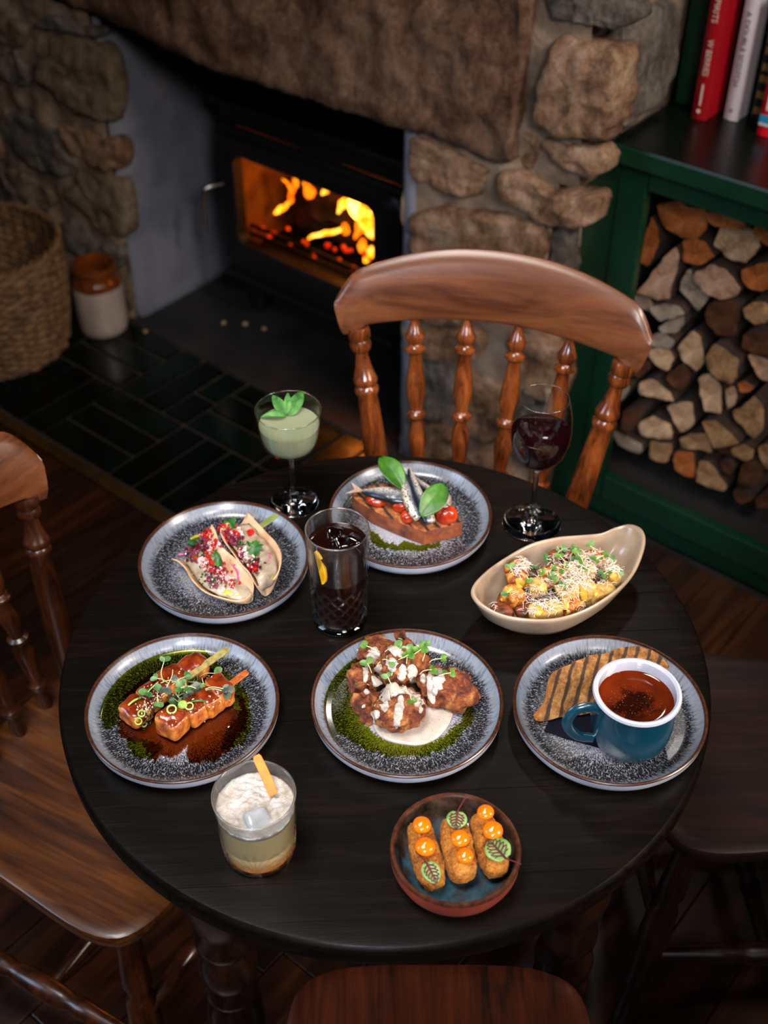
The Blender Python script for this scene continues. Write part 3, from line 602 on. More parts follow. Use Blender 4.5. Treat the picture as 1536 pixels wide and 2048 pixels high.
for x, y in ((-.206, -.190), (.236, -.181), (.309, .096), (-.168, .232)):
    a = -math.radians(3); xx, yy = x * cos(a) - y * sin(a), x * sin(a) + y * cos(a)
    MB().turned((xx, yy, 0), (xx * .99, yy * .99, .722), LEGP, 24).build('leg', M['tleg'], tb)

# ================================================================== CHAIRS
M['honey'] = wood('honey_beech', ['472412', '633820', '764628'], 0, 4, 9, .33, .3, .1)
M['spin'] = wood('amber_spindle', ['2c1006', '653012', '8a4a1e'], 2, 7, 7, .22, .5, .1)
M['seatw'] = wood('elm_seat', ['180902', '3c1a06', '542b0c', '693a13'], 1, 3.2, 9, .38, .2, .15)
M['seat_shade'] = wood('shaded_seat', ['0a0402', '1c0b05', '2a1208'], 1, 4, 9, .45, .1, .15)  # right chair's seat and crest, shade there put into a darker wood colour
M['seatd'] = wood('dark_elm_seat', ['160703', '3a1607', '50200b'], 1, 4, 9, .4, .2, .15)
M['chair_d'] = wood('dark_chair_wood', ['140803', '3a190a', '55280f'], 2, 6, 7, .32, .3, .1)
POSTP = [(0, .012), (.05, .017), (.3, .020), (.55, .0185), (.68, .0165), (.72, .0155), (.735, .019), (.75, .0195), (.765, .016), (.775, .0185), (.79, .0195), (.80, .0175), (.84, .013), (.88, .0105), (.90, .010), (.91, .0155), (.93, .0175), (.95, .015), (.96, .0175), (.985, .018), (1, .0165)]
SPINP = [(0, .009), (.05, .0115), (.10, .0085), (.13, .0135), (.15, .0155), (.17, .0105), (.25, .0135), (.33, .0155), (.37, .011), (.385, .0155), (.40, .0155), (.41, .010), (.45, .0115), (.51, .0148), (.55, .0128), (.588, .0092), (.597, .0115), (.605, .0155), (.617, .0155), (.625, .0115), (.634, .0095), (.66, .0125), (.70, .0155), (.74, .0148), (.80, .0115), (.848, .0095), (.856, .0115), (.864, .0158), (.874, .0158), (.881, .0115), (.89, .0095), (.905, .0135), (.922, .0152), (.945, .0105), (.97, .007), (1, .0062)]
CLEG = [(0, .014), (.08, .0165), (.22, .0155), (.26, .021), (.3, .017), (.34, .021), (.5, .0235), (.62, .021), (.66, .015), (.7, .021), (.78, .019), (1, .014)]
STR = [(0, .009), (.12, .0115), (.28, .0145), (.33, .0165), (.36, .012), (.40, .0165), (.5, .0185), (.60, .0165), (.64, .012), (.67, .0165), (.72, .0145), (.88, .0115), (1, .009)]
def chair(loc, rz, label, seat, body, crest, fw=.18, bw=.15, dep=.19, back=True, sz=.44, cy=.245, hw=.222, dz=0, dh=0):
    t = thing('dining_chair', label, 'chair', loc, 'wooden spindle back chairs round the table', rz)
    out = spline([(-fw, -dep + .05, 0), (-fw + .05, -dep, 0), (0, -dep - .008, 0), (fw - .05, -dep, 0), (fw, -dep + .05, 0), (fw * .96, 0, 0), (bw, dep - .03, 0), (bw - .05, dep, 0), (0, dep + .006, 0), (-bw + .05, dep, 0), (-bw, dep - .03, 0), (-fw * .96, 0, 0)], 64)
    rings = []
    for s_, z in ((.8, -.036), (.94, -.034), (.985, -.026), (1, -.016), (1, -.008), (.99, -.002), (.97, .0), (.9, -.001), (.75, -.004), (.5, -.006), (.2, -.006)):
        rings.append([(p.x * s_, p.y * s_, sz + z + (.004 * (1 - min(1, abs(p.x * s_) / .05)) if s_ < .8 and p.y < 0 else 0)) for p in out])
    MB().loft(rings).build('seat', seat, t)
    for sx in (-1, 1):
        for y0, y1 in ((-dep + .05, -dep - .01), (dep - .05, dep + .04)):
            MB().turned((sx * (fw + .015), y1, 0), (sx * (fw - .05), y0, sz - .02), CLEG, 16).build('leg', body, t)
        MB().turned((sx * (fw - .005), -dep + .005, .17), (sx * (fw - .005), dep + .02, .17), STR, 14).build('stretcher', body, t)
    MB().turned((-fw + .005, 0, .17), (fw - .005, 0, .17), STR, 14).build('stretcher', body, t)
    MB().turned((-fw + .02, -dep + .012, .25), (fw - .02, -dep + .012, .25), STR, 14).build('stretcher', body, t)
    # crest rail: bowed in plan and arched, ears at its lower corners
    def yb(x): return cy - .036 * (x / hw) ** 2
    def top(x): return .908 + dz + dh - .05 * (abs(x) / hw) ** 2.2 - (.03 * max(0, (abs(x) / hw - .86) / .14) ** 2)
    def bot(x):
        b = .806 + dz - .024 * (abs(x) / hw) ** 2; e = abs(x) / hw
        if e > .8: b -= .010 * min(1, (e - .8) / .06)
        if e > .93: b += .045 * ((e - .93) / .07) ** 2
        return b
    rings = []; n = 44
    for i in range(n + 1):
        x = hw * sin(PI / 2 * (2 * i / n - 1)); y = yb(x); zt, zb_ = top(x), bot(x)
        if zt - zb_ < .006: zt = zb_ + .006
        lean = .24; R = []; h = zt - zb_; th = .0125 * (1 - .25 * (abs(x) / hw) ** 4); e = min(.012, h * .3)
        for dy, z in ((-th * .7, zb_), (-th, zb_ + e * .5), (-th, (zt + zb_) / 2), (-th, zt - e * 1.5), (-th * .55, zt - e * .5), (0, zt), (th * .6, zt - e * .2), (th, zt - e), (th, (zt + zb_) / 2), (th, zb_ + e * .5), (th * .7, zb_)):
            R.append((x, y + dy + (z - .85) * lean, z))
        rings.append(R)
    cr = MB().loft(rings).build('crest_rail', crest, t)
    def up(x, z): return (x, yb(x) + (z - .85) * .24, z)
    for sx in (-1, 1): MB().turned((sx * (bw - .012), dep - .035, sz - .01), up(sx * (hw - .034), bot(hw - .034) + .004), POSTP, 20).build('back_post', body if body != M['honey'] else M['spin'], t)
    for k in range(4):
        f = (k - 1.5) / 1.5; MB().turned((f * (bw - .062), dep - .028, sz - .008), up(f * (hw - .118), bot(f * (hw - .118)) + .004), SPINP, 18).build('spindle', body if body != M['honey'] else M['spin'], t)
    return t
chair((.108, 1.335, 0), math.radians(-13.5), 'honey brown spindle back chair behind table, in front of stone pillar', M['seatw'], M['spin'], M['honey'], hw=.238, dz=.052)
chair((-.402, 1.022, 0), math.radians(62), 'brown wooden chair at left of table with its pale seat visible', M['seatw'], M['chair_d'], M['honey'], cy=.225, hw=.198, dz=-.008, dh=.014)
chair((.065, .565, 0), math.radians(180), 'reddish brown chair nearest the camera, its seat tucked under the table', M['seatd'], M['chair_d'], M['seatd'])
chair((.568, 1.10, 0), math.radians(-90), 'dark wooden chair in shadow at right of table', M['seat_shade'], M['tleg'], M['seat_shade'])

# ================================================================== PLATES, BOWLS, MUG
def plate_mat():
    g = G('reactive_glaze'); c = g.obj(); x, y, z = g.sep(c)
    r = g.ma('SQRT', g.ma('ADD', g.ma('MULTIPLY', x, x), g.ma('MULTIPLY', y, y)))
    ri = g.ma('MAXIMUM', r, .004); dx = g.ma('DIVIDE', x, ri); dy = g.ma('DIVIDE', y, ri)
    pol = g.vec(g.ma('MULTIPLY', dx, 46), g.ma('MULTIPLY', dy, 46), g.ma('MULTIPLY', r, 110))
    pol2 = g.vec(g.ma('MULTIPLY', dx, 60), g.ma('MULTIPLY', dy, 60), g.ma('MULTIPLY', r, 330))
    s1 = g.noise(pol, 1.0, 4, .6); s2 = g.noise(pol2, 1.0, 3, .65); sp = g.noise(c, 900, 2, .6)
    ro = g.ma('ADD', r, g.ma('MULTIPLY', g.ma('SUBTRACT', s1, .5), .020))
    dark = g.step(ro, .1012, .0915)
    thr = g.ma('ADD', g.ma('MULTIPLY', g.step(r, .03, .085), .20), g.ma('MULTIPLY', s1, .10))
    lightm = g.step(g.ma('SUBTRACT', g.ma('ADD', g.ma('MULTIPLY', s2, .6), g.ma('MULTIPLY', sp, .4)), thr), .245, .43)
    darkcol = g.mix(lightm, lin('141518'), lin('90909a'))
    wall = g.ramp(g.noise(pol, .7, 3), [lin('56616f'), lin('7e848f'), lin('69717e')])
    fleck = g.step(g.noise(pol2, .55, 3, .7), .66, .72)
    wall = g.mix(g.ma('MULTIPLY', fleck, .5), wall, lin('4e5661'))
    edge = g.step(z, .0205, .0228); brown = g.ramp(g.noise(c, 260, 3), [lin('1c0c06'), lin('38190c')])
    col = g.mix(dark, wall, darkcol); col = g.mix(edge, col, brown)
    g.set(col=col, rough=.24, coat=.1); g.bump(s2, .08, .0006); return g.m
M['plate'] = plate_mat()
M['rim'] = mat('brown_rim', ['1c0c06', '341809', '4a2612'], 300, 3, rough=.3)
M['plate_out'] = mat('plate_outer_glaze', ['8d93a0', 'a9adb8'], 20, rough=.25)
PZ = .7568
def plate(x, y, label):
    o = V3((x, y, TZ)); q = MB(); q.lathe([(.0001, .0065), (.03, .0065), (.06, .0066), (.086, .0072), (.094, .0088), (.0995, .0125), (.1035, .018), (.1062, .0225)], 128)
    t = q.build('dinner_plate', M['plate']); t.location = o; tag(t, label, 'plate', 'grey glazed dinner plates')
    MB().lathe([(.1062, .0225), (.1072, .0242), (.1088, .0246), (.1099, .0236), (.1100, .022)], 128).build('rim', M['rim'], t)
    MB().lathe([(.1100, .022), (.1088, .014), (.104, .006), (.096, .0015), (.09, .0002), (.075, 0), (.0001, .001)], 128).build('underside', M['plate_out'], t); return t
PLC = {'pork': (-.2292, .8956), 'chicken': (.0263, .903), 'soup': (.2563, .8926), 'taco': (-.2065, 1.1411), 'toast': (.0352, 1.2292)}
plate(*PLC['pork'], 'speckled grey plate at left holding the glazed meat skewers')
plate(*PLC['chicken'], 'speckled grey plate in the centre holding fried chicken')
plate(*PLC['soup'], 'speckled grey plate at right under the blue soup mug')
plate(*PLC['taco'], 'speckled grey plate at back left holding two tacos')
plate(*PLC['toast'], 'speckled grey plate at back centre holding sardine toast')
# small terracotta bowl
M['terra'] = mat('terracotta', ['5a1e10', '7a2c18'], 30, rough=.6)
bg = G('bowl_glaze'); z = bg.sep(bg.obj())[2]
bg.set(col=bg.mix(bg.step(bg.ma('ADD', z, bg.ma('MULTIPLY', bg.noise(bg.obj(), 90, 4), .016)), .009, .02), lin('2c5a6e'), bg.ramp(bg.noise(bg.obj(), 60, 5, .7), [lin('120e0c'), lin('33261e'), lin('4a3a30')])), rough=.18, coat=.3)
BC = V3((.0722, .700, TZ))
bw_ = MB().lathe([(.0001, .006), (.045, .006), (.053, .009), (.0575, .016), (.060, .028), (.0615, .033)], 96).build('small_bowl', bg.m); bw_.location = BC
tag(bw_, 'small terracotta bowl with dark glazed inside holding three croquettes', 'bowl')
MB().lathe([(.0615, .033), (.0630, .0352), (.0655, .0352), (.0666, .033), (.0666, .031)], 96).build('rim', mat('bowl_rim', ['2a140c', '4c2818'], 120, rough=.25), bw_)
MB().lathe([(.0666, .031), (.0655, .018), (.061, .006), (.055, .001), (.0001, 0)], 96).build('underside', M['terra'], bw_)
# enamel mug
MC = V3((.2735, .8585, TZ + .0066))
M['teal'] = mat('teal_enamel', ['08303f', '0a3747'], 10, rough=.22, coat=.4); M['enamel'] = mat('white_enamel', ['a4a6b4', 'adaeba'], 10, rough=.15, coat=.4)
mg = thing('enamel_mug', 'teal enamel mug with white rim standing on right plate', 'mug', MC)
MB().lathe([(.0001, .001), (.030, .0), (.036, .003), (.0415, .012), (.0445, .024), (.0455, .038), (.0448, .054), (.0435, .066), (.0435, .0745)], 72).build('body', M['teal'], mg)
MB().lathe([(.0435, .0745), (.0462, .0768), (.0480, .0800), (.0472, .0830), (.0445, .0838), (.0420, .0820), (.0410, .0770), (.0415, .06), (.042, .04), (.036, .008), (.0001, .005)], 72).build('lining', M['enamel'], mg)['label'] = 'white enamel rim and lining'
MB().tube(spline([(-.040, -.012, .066), (-.052, -.012, .070), (-.066, -.013, .066), (-.0735, -.014, .052), (-.070, -.014, .036), (-.058, -.013, .022), (-.0425, -.012, .018)], 28, False), .0045, 12, 1.5).build('handle', M['teal'], mg)
sg = G('tomato_soup'); c = sg.obj(); x, y, z = sg.sep(c); a = sg.noise(c, 45, 4, .6, .8); rr = sg.ma('SQRT', sg.ma('ADD', sg.ma('POWER', sg.ma('ADD', x, .003), 2.0), sg.ma('POWER', sg.ma('ADD', y, .008), 2.0)))
oil = sg.step(sg.ma('ADD', rr, sg.ma('MULTIPLY', a, .045)), .050, .036)
col = sg.mix(oil, sg.ramp(sg.noise(c, 30, 3), [lin('431305'), lin('5c1e07')]), lin('1c0603')); spk = sg.step(sg.noise(c, 800, 1), .70, .74)
sg.set(col=sg.mix(sg.ma('MULTIPLY', spk, sg.step(rr, .04, .02)), col, lin('b58a58')), rough=.05)
tag(MB().lathe([(.0001, 0), (.030, 0), (.0395, .0), (.0412, .0014)], 64).build('tomato_soup', sg.m, o=(0, 0, 0)), 'tomato soup with dark herb oil filling the teal mug', 'soup').location = MC + V3((0, 0, .0675))
# oval gratin dish with a lug handle
M['cream'] = mat('stoneware_cream', ['7d6a58', '94806b', '9f8b76'], 14, 4, rough=.22, coat=.35)
def dish(scale, z):                                         # outline of the dish, narrowing towards its foot
    base = [(.106, 1.052), (.112, 1.030), (.135, 1.012), (.165, 1.003), (.205, 1.003), (.245, 1.020), (.285, 1.052), (.312, 1.086), (.329, 1.122), (.331, 1.150), (.318, 1.166), (.300, 1.166), (.280, 1.158), (.252, 1.154), (.222, 1.150), (.188, 1.138), (.155, 1.114), (.124, 1.084)]
    cx, cy = .205, 1.075; lug = 0
    return spline([(cx + (x - cx) * scale, cy + (y - cy) * scale, z + (.012 * max(0, (x - .29) / .04) if scale > .9 and y > 1.1 else 0) + (.004 * max(0, (.125 - x) / .02) if scale > .9 else 0)) for x, y in base], 96)
q = MB(); Z0 = TZ
q.loft([dish(.60, Z0 + .004), dish(.66, Z0), dish(.72, Z0 + .003), dish(.86, Z0 + .018), dish(.955, Z0 + .036), dish(.985, Z0 + .042), dish(1.0, Z0 + .046), dish(.99, Z0 + .0492), dish(.965, Z0 + .0495), dish(.94, Z0 + .046), dish(.90, Z0 + .034), dish(.80, Z0 + .016), dish(.70, Z0 + .0085), dish(.4, Z0 + .0075)])
dsh = tag(q.build('gratin_dish', M['cream'], o=(.205, 1.075, TZ), smooth=2), 'cream stoneware oval gratin dish with lug handle, full of potatoes', 'dish')

# ================================================================== GLASSES AND DRINKS
M['glass'] = thinglass('clear_glass'); M['ice'] = thinglass('ice', .5); M['ice2'] = mat('frosty_ice', ['b9bcc2', 'd8dade'], 60, rough=.12, trans=.45, sss=.5)
M['solid_glass'] = glassy('solid_glass', 'f2f6f6', 1.5, .02); M['rim_glass'] = glassy('rim_glass', 'ffffff', 1.5, .12)
def glass(name, wall, low, rim, loc, label, seg=96, fn=None, grp='drinking glasses'):
    q = MB().lathe(wall, seg, fn=fn)
    if fn:                                                 # faces inside a cut groove get the bright facet finish
        for i, f in enumerate(q.f):
            if len(f) != 4: continue
            dz = 0
            for k in f:
                p = q.v[k]; rb = next((r for r, z in wall if abs(z - p.z) < 1e-7 and r >= math.hypot(p.x, p.y) - 1e-7), 0); dz += max(0, rb - math.hypot(p.x, p.y))
            if dz / 4 > .00028: q.mi[i] = 1
    o = q.build(name, [M['cut_tall'] if 'high' in name else M['cut'], M['facet_dark'] if 'high' in name else M['facet']] if fn else M['glass'], smooth=2 if fn is None else True); o.location = loc; tag(o, label, 'glass', grp)
    MB().lathe(low[1], 64).build(low[0], M['solid_glass'], o, smooth=2)
    r, z, w_ = rim; MB().lathe([(r + w_ * cos(a), z + w_ * sin(a)) for a in [2 * PI * i / 10 for i in range(11)]], 96, cap=False).build('rim', M['rim_glass'], o, smooth=2); return o
M['cut'] = thinglass('cut_glass', .06, .04, .6); M['cut_tall'] = thinglass('tall_cut_glass', .0, .025, .4); M['facet'] = thinglass('cut_facet', .25, .16, .5, .3); M['facet_dark'] = thinglass('tall_cut_facet', .1, .16, .5, .25)
CO = V3((-.1248, 1.2744, TZ))
glass('coupe_glass', [(.0001, .0898), (.012, .0905), (.025, .094), (.034, .101), (.0385, .112), (.041, .13), (.0428, .152), (.0434, .159), (.0430, .1602), (.0422, .159), (.0415, .152), (.0397, .13), (.0372, .113), (.033, .103), (.024, .0965), (.010, .0935), (.0001, .093)], ('stem', [(.0001, .0005), (.033, .0003), (.034, .0012), (.033, .0022), (.015, .0045), (.006, .009), (.0038, .016), (.0033, .04), (.0034, .075), (.005, .085), (.008, .0893), (.0001, .0896)]), (.0428, .1596, .0009), CO, 'coupe glass with pale green cocktail at back left of table', fn=None)
dg = G('cloudy_lime'); dg.set(col=lin('83886c'), rough=.12, sss=.5); dg.b.inputs['Subsurface Scale'].default_value = .01
t = MB().lathe([(.0001, .0938), (.010, .0942), (.0238, .0972), (.0326, .1035), (.0367, .1134), (.0388, .125), (.0398, .1365), (.0386, .1362), (.0001, .1362)], 72).build('lime_cocktail', dg.m); t.location = CO
tag(t, 'cloudy pale green cocktail filling the coupe glass', 'drink')
WC = V3((.2003, 1.2317, TZ))
glass('wine_glass', [(.0001, .0992), (.013, .1012), (.024, .109), (.033, .123), (.0382, .142), (.0394, .158), (.0382, .178), (.0345, .198), (.0316, .2075), (.0312, .2083), (.0307, .2075), (.0336, .198), (.0372, .178), (.0384, .158), (.0372, .1425), (.0322, .1245), (.0234, .111), (.012, .1035), (.0001, .102)], ('stem', [(.0001, .0005), (.039, .0003), (.040, .0012), (.039, .0022), (.018, .004), (.008, .008), (.0042, .018), (.0036, .04), (.0038, .085), (.0055, .095), (.0075, .0985), (.0001, .099)]), (.0312, .2080, .0007), WC, 'stemmed wine glass of red wine at back right of table')
wg = G('red_wine'); wg.set(col=lin('1e0308'), rough=.03, trans=.45, ior=1.34)
t = MB().lathe([(.0001, .1024), (.0118, .104), (.0232, .1115), (.0320, .125), (.0370, .143), (.0381, .157), (.0375, .1575), (.0001, .1570)], 72).build('red_wine', wg.m); t.location = WC
tag(t, 'dark red wine in the stemmed wine glass', 'drink')
# highball with cut lower half
def cut(n, zl, zh, k, d):
    def fn(r, z, a):
        if r < .02 or not (zl < z < zh): return r
        e = min(1, (z - zl) / .006, (zh - z) / .006); g = 0
        for s_ in (1, -1):
            ph = (a * n / (2 * PI) + s_ * z * k) % 1; g = max(g, 1 - abs(ph - .5) / .16)
        ph = (a * n * 2 / (2 * PI)) % 1; g = max(g, .55 - abs(ph - .5) / .14)
        return r - d * e * max(0, g)
    return fn
HC = V3((-.0548, 1.0525, TZ))
outp = [(.0001, .0088), (.0338, .0086)] + [(.034 + .0038 * (z / .15), z) for z in [.0092 + .0021 * i for i in range(33)]] + [(.0366, .09), (.0372, .12), (.0378, .149), (.0374, .1505), (.0364, .149), (.0356, .12), (.0344, .085), (.0328, .03), (.0318, .0112), (.0315, .0095), (.0001, .0092)]
glass('highball_glass', outp, ('thick_base', [(.0001, 0), (.0315, 0), (.0337, .002), (.0341, .0082), (.0001, .0084)]), (.0371, .1500, .0010), HC, 'tall cut glass of dark cola with ice and lemon', 192, lambda r, z, a: cut(14, .009, .076, 55, .0013)(r, z, a) if abs(r - (.034 + .0038 * (z / .15))) < 1e-6 else r)
kg = G('cola'); kg.set(col=lin('1c0804'), rough=.02, trans=.35, ior=1.33)
t = MB().lathe([(.0001, .0094), (.0287, .0094), (.0305, .0124), (.0312, .03), (.0316, .085), (.0322, .115), (.0352, .1285), (.0340, .1278), (.0001, .1278)], 72).build('cola', kg.m); t.location = HC
tag(t, 'dark brown cola filling the tall cut glass', 'drink')
def ice(loc, s_, r_, sd, label, grp):
    o = MB().ico((0, 0, 0), s_, 7, .0012, 60, sd, 3).build('ice_cube', M['ice2'] if 'sour' in grp else M['ice'], smooth=2); o.location = loc; o.rotation_euler = r_; tag(o, label, 'ice', grp)
ice(HC + V3((.0035, -.004, .129)), (.0105, .0095, .0095), (.5, .3, .6), 1, 'clear ice cube in the middle of the cola beside the lemon', 'ice in the cola'); ice(HC + V3((.019, .004, .1235)), (.011, .010, .010), (.2, .5, 1.2), 2, 'clear ice cube floating at right side of the cola', 'ice in the cola'); ice(HC + V3((-.004, .018, .124)), (.011, .010, .009), (.7, .1, .2), 3, 'clear ice cube floating at the back of the cola', 'ice in the cola')
# rocks glass with fan cutting
RC = V3((-.1293, .7225, TZ))
def fan(r, z, a):
    if abs(r - (.0381 + .0035 * (z / .092))) > 1e-6 or not (.004 < z < .058): return r
    k = a * 6 / (2 * PI); c = (k % 1) - .5; X = c * .042; Zz = z - .012; g = 0
    if Zz > 0:
        th = math.atan2(X, Zz); L = math.hypot(X, Zz)
        if L < .034: g = max(0, 1 - abs(((th / .34) + .5) % 1 - .5) / .22) * min(1, (.036 - L) / .01)
    for s_ in (1, -1):
        ph = (k * 2 + s_ * z * 50) % 1
        if z < .022: g = max(g, 1 - abs(ph - .5) / .2)
    return r - .0015 * max(0, g) * min(1, (z - .004) / .004, (.058 - z) / .004)
outp = [(.0001, .0018), (.0366, .0018)] + [(.0381 + .0035 * (z / .092), z) for z in [.0042 + .0017 * i for i in range(35)]] + [(.0408, .07), (.0419, .0905), (.0414, .0922), (.0404, .0905), (.0392, .07), (.0372, .03), (.0360, .0115), (.0345, .004), (.0001, .0032)]
glass('rocks_glass', outp, ('foot', [(.0001, 0), (.0355, 0), (.0372, .0012), (.0001, .0016)]), (.0410, .0916, .0011), RC, 'short cut glass of foamy whisky sour at front left', 240, fan)
fg = G('cloudy_sour'); z = fg.sep(fg.obj())[2]; fg.set(col=fg.mix(fg.step(z, .004, .03), lin('e8862a'), lin('dcc08a')), rough=.15, sss=.5); fg.b.inputs['Subsurface Scale'].default_value = .012  # orange towards the foot paints in light refracted through the glass base
t = MB().lathe([(.0001, .0038), (.0338, .0042), (.0356, .0122), (.0367, .03), (.0378, .05), (.0387, .068), (.0001, .068)], 72).build('whisky_sour', fg.m); t.location = RC; tag(t, 'cloudy amber sour cocktail filling the short cut glass', 'drink')
q = MB(); rings = []; foam_n = 40
for i in range(foam_n):
    r = .0394 * i / (foam_n - 1) + .0001; ring = []
    for j in range(96):
        a = 2 * PI * j / 96; p = V3((r * cos(a), r * sin(a), 0)); h = .0016 * noise.fractal(p * 130, 1, 2, 4) - .0035 * max(0, 1 - (p - V3((.004, -.014, 0))).length / .013) + .0012 * max(0, noise.noise(p * 260))
        ring.append((p.x, p.y, .0725 + h + .0018 * (r / .0394) ** 6))
    rings.append(ring)
rings += [[(.0390 * cos(2 * PI * j / 96), .0390 * sin(2 * PI * j / 96), .0682) for j in range(96)], [(.0001 * cos(2 * PI * j / 96), .0001 * sin(2 * PI * j / 96), .0682) for j in range(96)]]
fo = G('foam'); c = fo.obj(); bb_ = fo.vor(c, 520); dk = fo.ma('MULTIPLY', fo.step(bb_, .22, .12), fo.step(fo.noise(c, 55, 3), .50, .60))
fo.set(col=fo.mix(dk, fo.ramp(fo.noise(c, 60, 4), [lin('948779'), lin('c4beba')]), lin('4a4038')), rough=.5, sss=.4); fo.b.inputs['Subsurface Scale'].default_value = .003; fo.bump(fo.vor(c, 420), .5, .0012)
t = q.loft(rings, True).build('foam', fo.m, smooth=2); t.location = RC; tag(t, 'white bubbly foam layer on top of the sour cocktail', 'foam')
ice(RC + V3((.003, -.016, .0690)), (.013, .011, .009), (.25, .2, .5), 5, 'rounded ice cube poking through the foam of the sour', 'ice in the sour')
M['peel'] = mat('orange_peel', ['cc6408', 'e08014'], 60, rough=.45, bump=.5, bscale=900, bdist=.0006, sss=.2)
a, b_ = P(513, 1512, .851), P(548, 1590, .828); d = (b_ - a).normalized(); s_ = d.cross(V3((0, -.4, 1))).normalized() * .0046; nn = d.cross(s_).normalized() * .0016
tag(MB().loft([[p + s_ * k * w1 + nn * m1 for k, m1 in ((-1, -1), (1, -1), (1, 1), (-1, 1))] for p, w1 in ((a - d * .001, .7), (a + d * .002, 1), (a.lerp(b_, .5) + V3((0, 0, .0015)), 1.05), (b_ - d * .002, 1.05), (b_, .8))]).build('orange_peel', M['peel'], o=b_, bev=.0006), 'strip of orange peel standing in the foam of the sour', 'garnish')
# lemon slice inside the cola, mint in the coupe
M['lemon'] = mat('lemon_flesh', ['c98a06', 'e0a814'], 90, rough=.3, sss=.3); M['rind'] = mat('lemon_rind', ['d9a010', 'e8b420'], 90, rough=.4, bump=.3, bscale=700, bdist=.0004)
lw = thing('lemon_slice', 'lemon slice standing at left inside the cola glass', 'garnish', HC + V3((-.0212, -.0255, .112)))
q = MB(); A = [PI * i / 18 for i in range(19)]
Ml = Matrix.Rotation(math.radians(-40), 4, 'Z') @ Matrix.Rotation(math.radians(-12), 4, 'Y')
for nm, r0, r1, mm in (('flesh', .0, .0205, 'lemon'), ('rind', .0205, .0235, 'rind')):
    q = MB(); q.loft([[(max(r0, .0005) * sin(t) * .42, s_, -max(r0, .0005) * cos(t)) for t in A] for s_ in (-.002, .002)] + [[(r1 * sin(t) * .42, s_, -r1 * cos(t)) for t in A] for s_ in (.002, -.002)] + [[(max(r0, .0005) * sin(t) * .42, -.002, -max(r0, .0005) * cos(t)) for t in A]], False, Ml, close=False).build(nm, M[mm], lw)
def leaf(base, tip, width, fold=.25, curl=.0, up=V3((0, 0, 1)), shape=None, nu=14, nv=8, ripple=0, seed=0):
    base = V3(base); tip = V3(tip); d = tip - base; L = d.length; d.normalize(); s_ = d.cross(up)
    s_ = s_.normalized() if s_.length > 1e-4 else V3((1, 0, 0)); n = s_.cross(d).normalized(); shape = shape or (lambda t: sin(PI * t ** .8) ** .8)
    R = []
    for i in range(nu + 1):
        t = i / nu; w_ = max(.02, shape(t)) * width / 2; row = []
        for j in range(nv + 1):
            k = 2 * j / nv - 1; p = base + d * (L * t) + s_ * (k * w_) + n * (abs(k) * w_ * fold - curl * L * (t - .5) ** 2 * 4 * .25 + curl * L * .25 + ripple * L * noise.noise(V3((t * 5, k * 3, seed))))
            row.append(p)
        R.append(row)
    return MB().loft(R, False, close=False)
def leafmat(name, cols, rough=.4, scale=60, bump=.3):
    g = G(name); c = g.obj(); g.set(col=g.ramp(g.noise(c, scale, 4), [lin(x) for x in cols]), rough=rough, sss=.15); g.b.inputs['Subsurface Scale'].default_value = .002
    g.bump(g.vor(c, 320, 'DISTANCE_TO_EDGE'), bump, .0006); return g.m
M['mint'] = leafmat('mint_leaf', ['1a4411', '37702a', '52883a'], .5, 70, .7)
mint = thing('mint_sprig', 'mint sprig standing in the pale green coupe cocktail', 'garnish', CO + V3((0, .004, .137)))
m0 = P(575, 832, CO.z + .137)
for i, ((bx, by, bz), (tx, ty, tz), w_) in enumerate((((575, 832, .137), (606, 782, .150), .018), ((573, 832, .137), (545, 790, .150), .015), ((574, 828, .14), (576, 785, .156), .010), ((572, 834, .137), (520, 835, .1385), .015), ((577, 832, .137), (598, 800, .146), .015))):
    leaf(P(bx, by, CO.z + bz), P(tx, ty, CO.z + tz), w_, .55, .18, V3((.1, -.8, .6)) if i != 3 else V3((0, 0, 1)), ripple=.03, seed=i).build('leaf', M['mint'], mint, o=mint.location, solid=.0004)

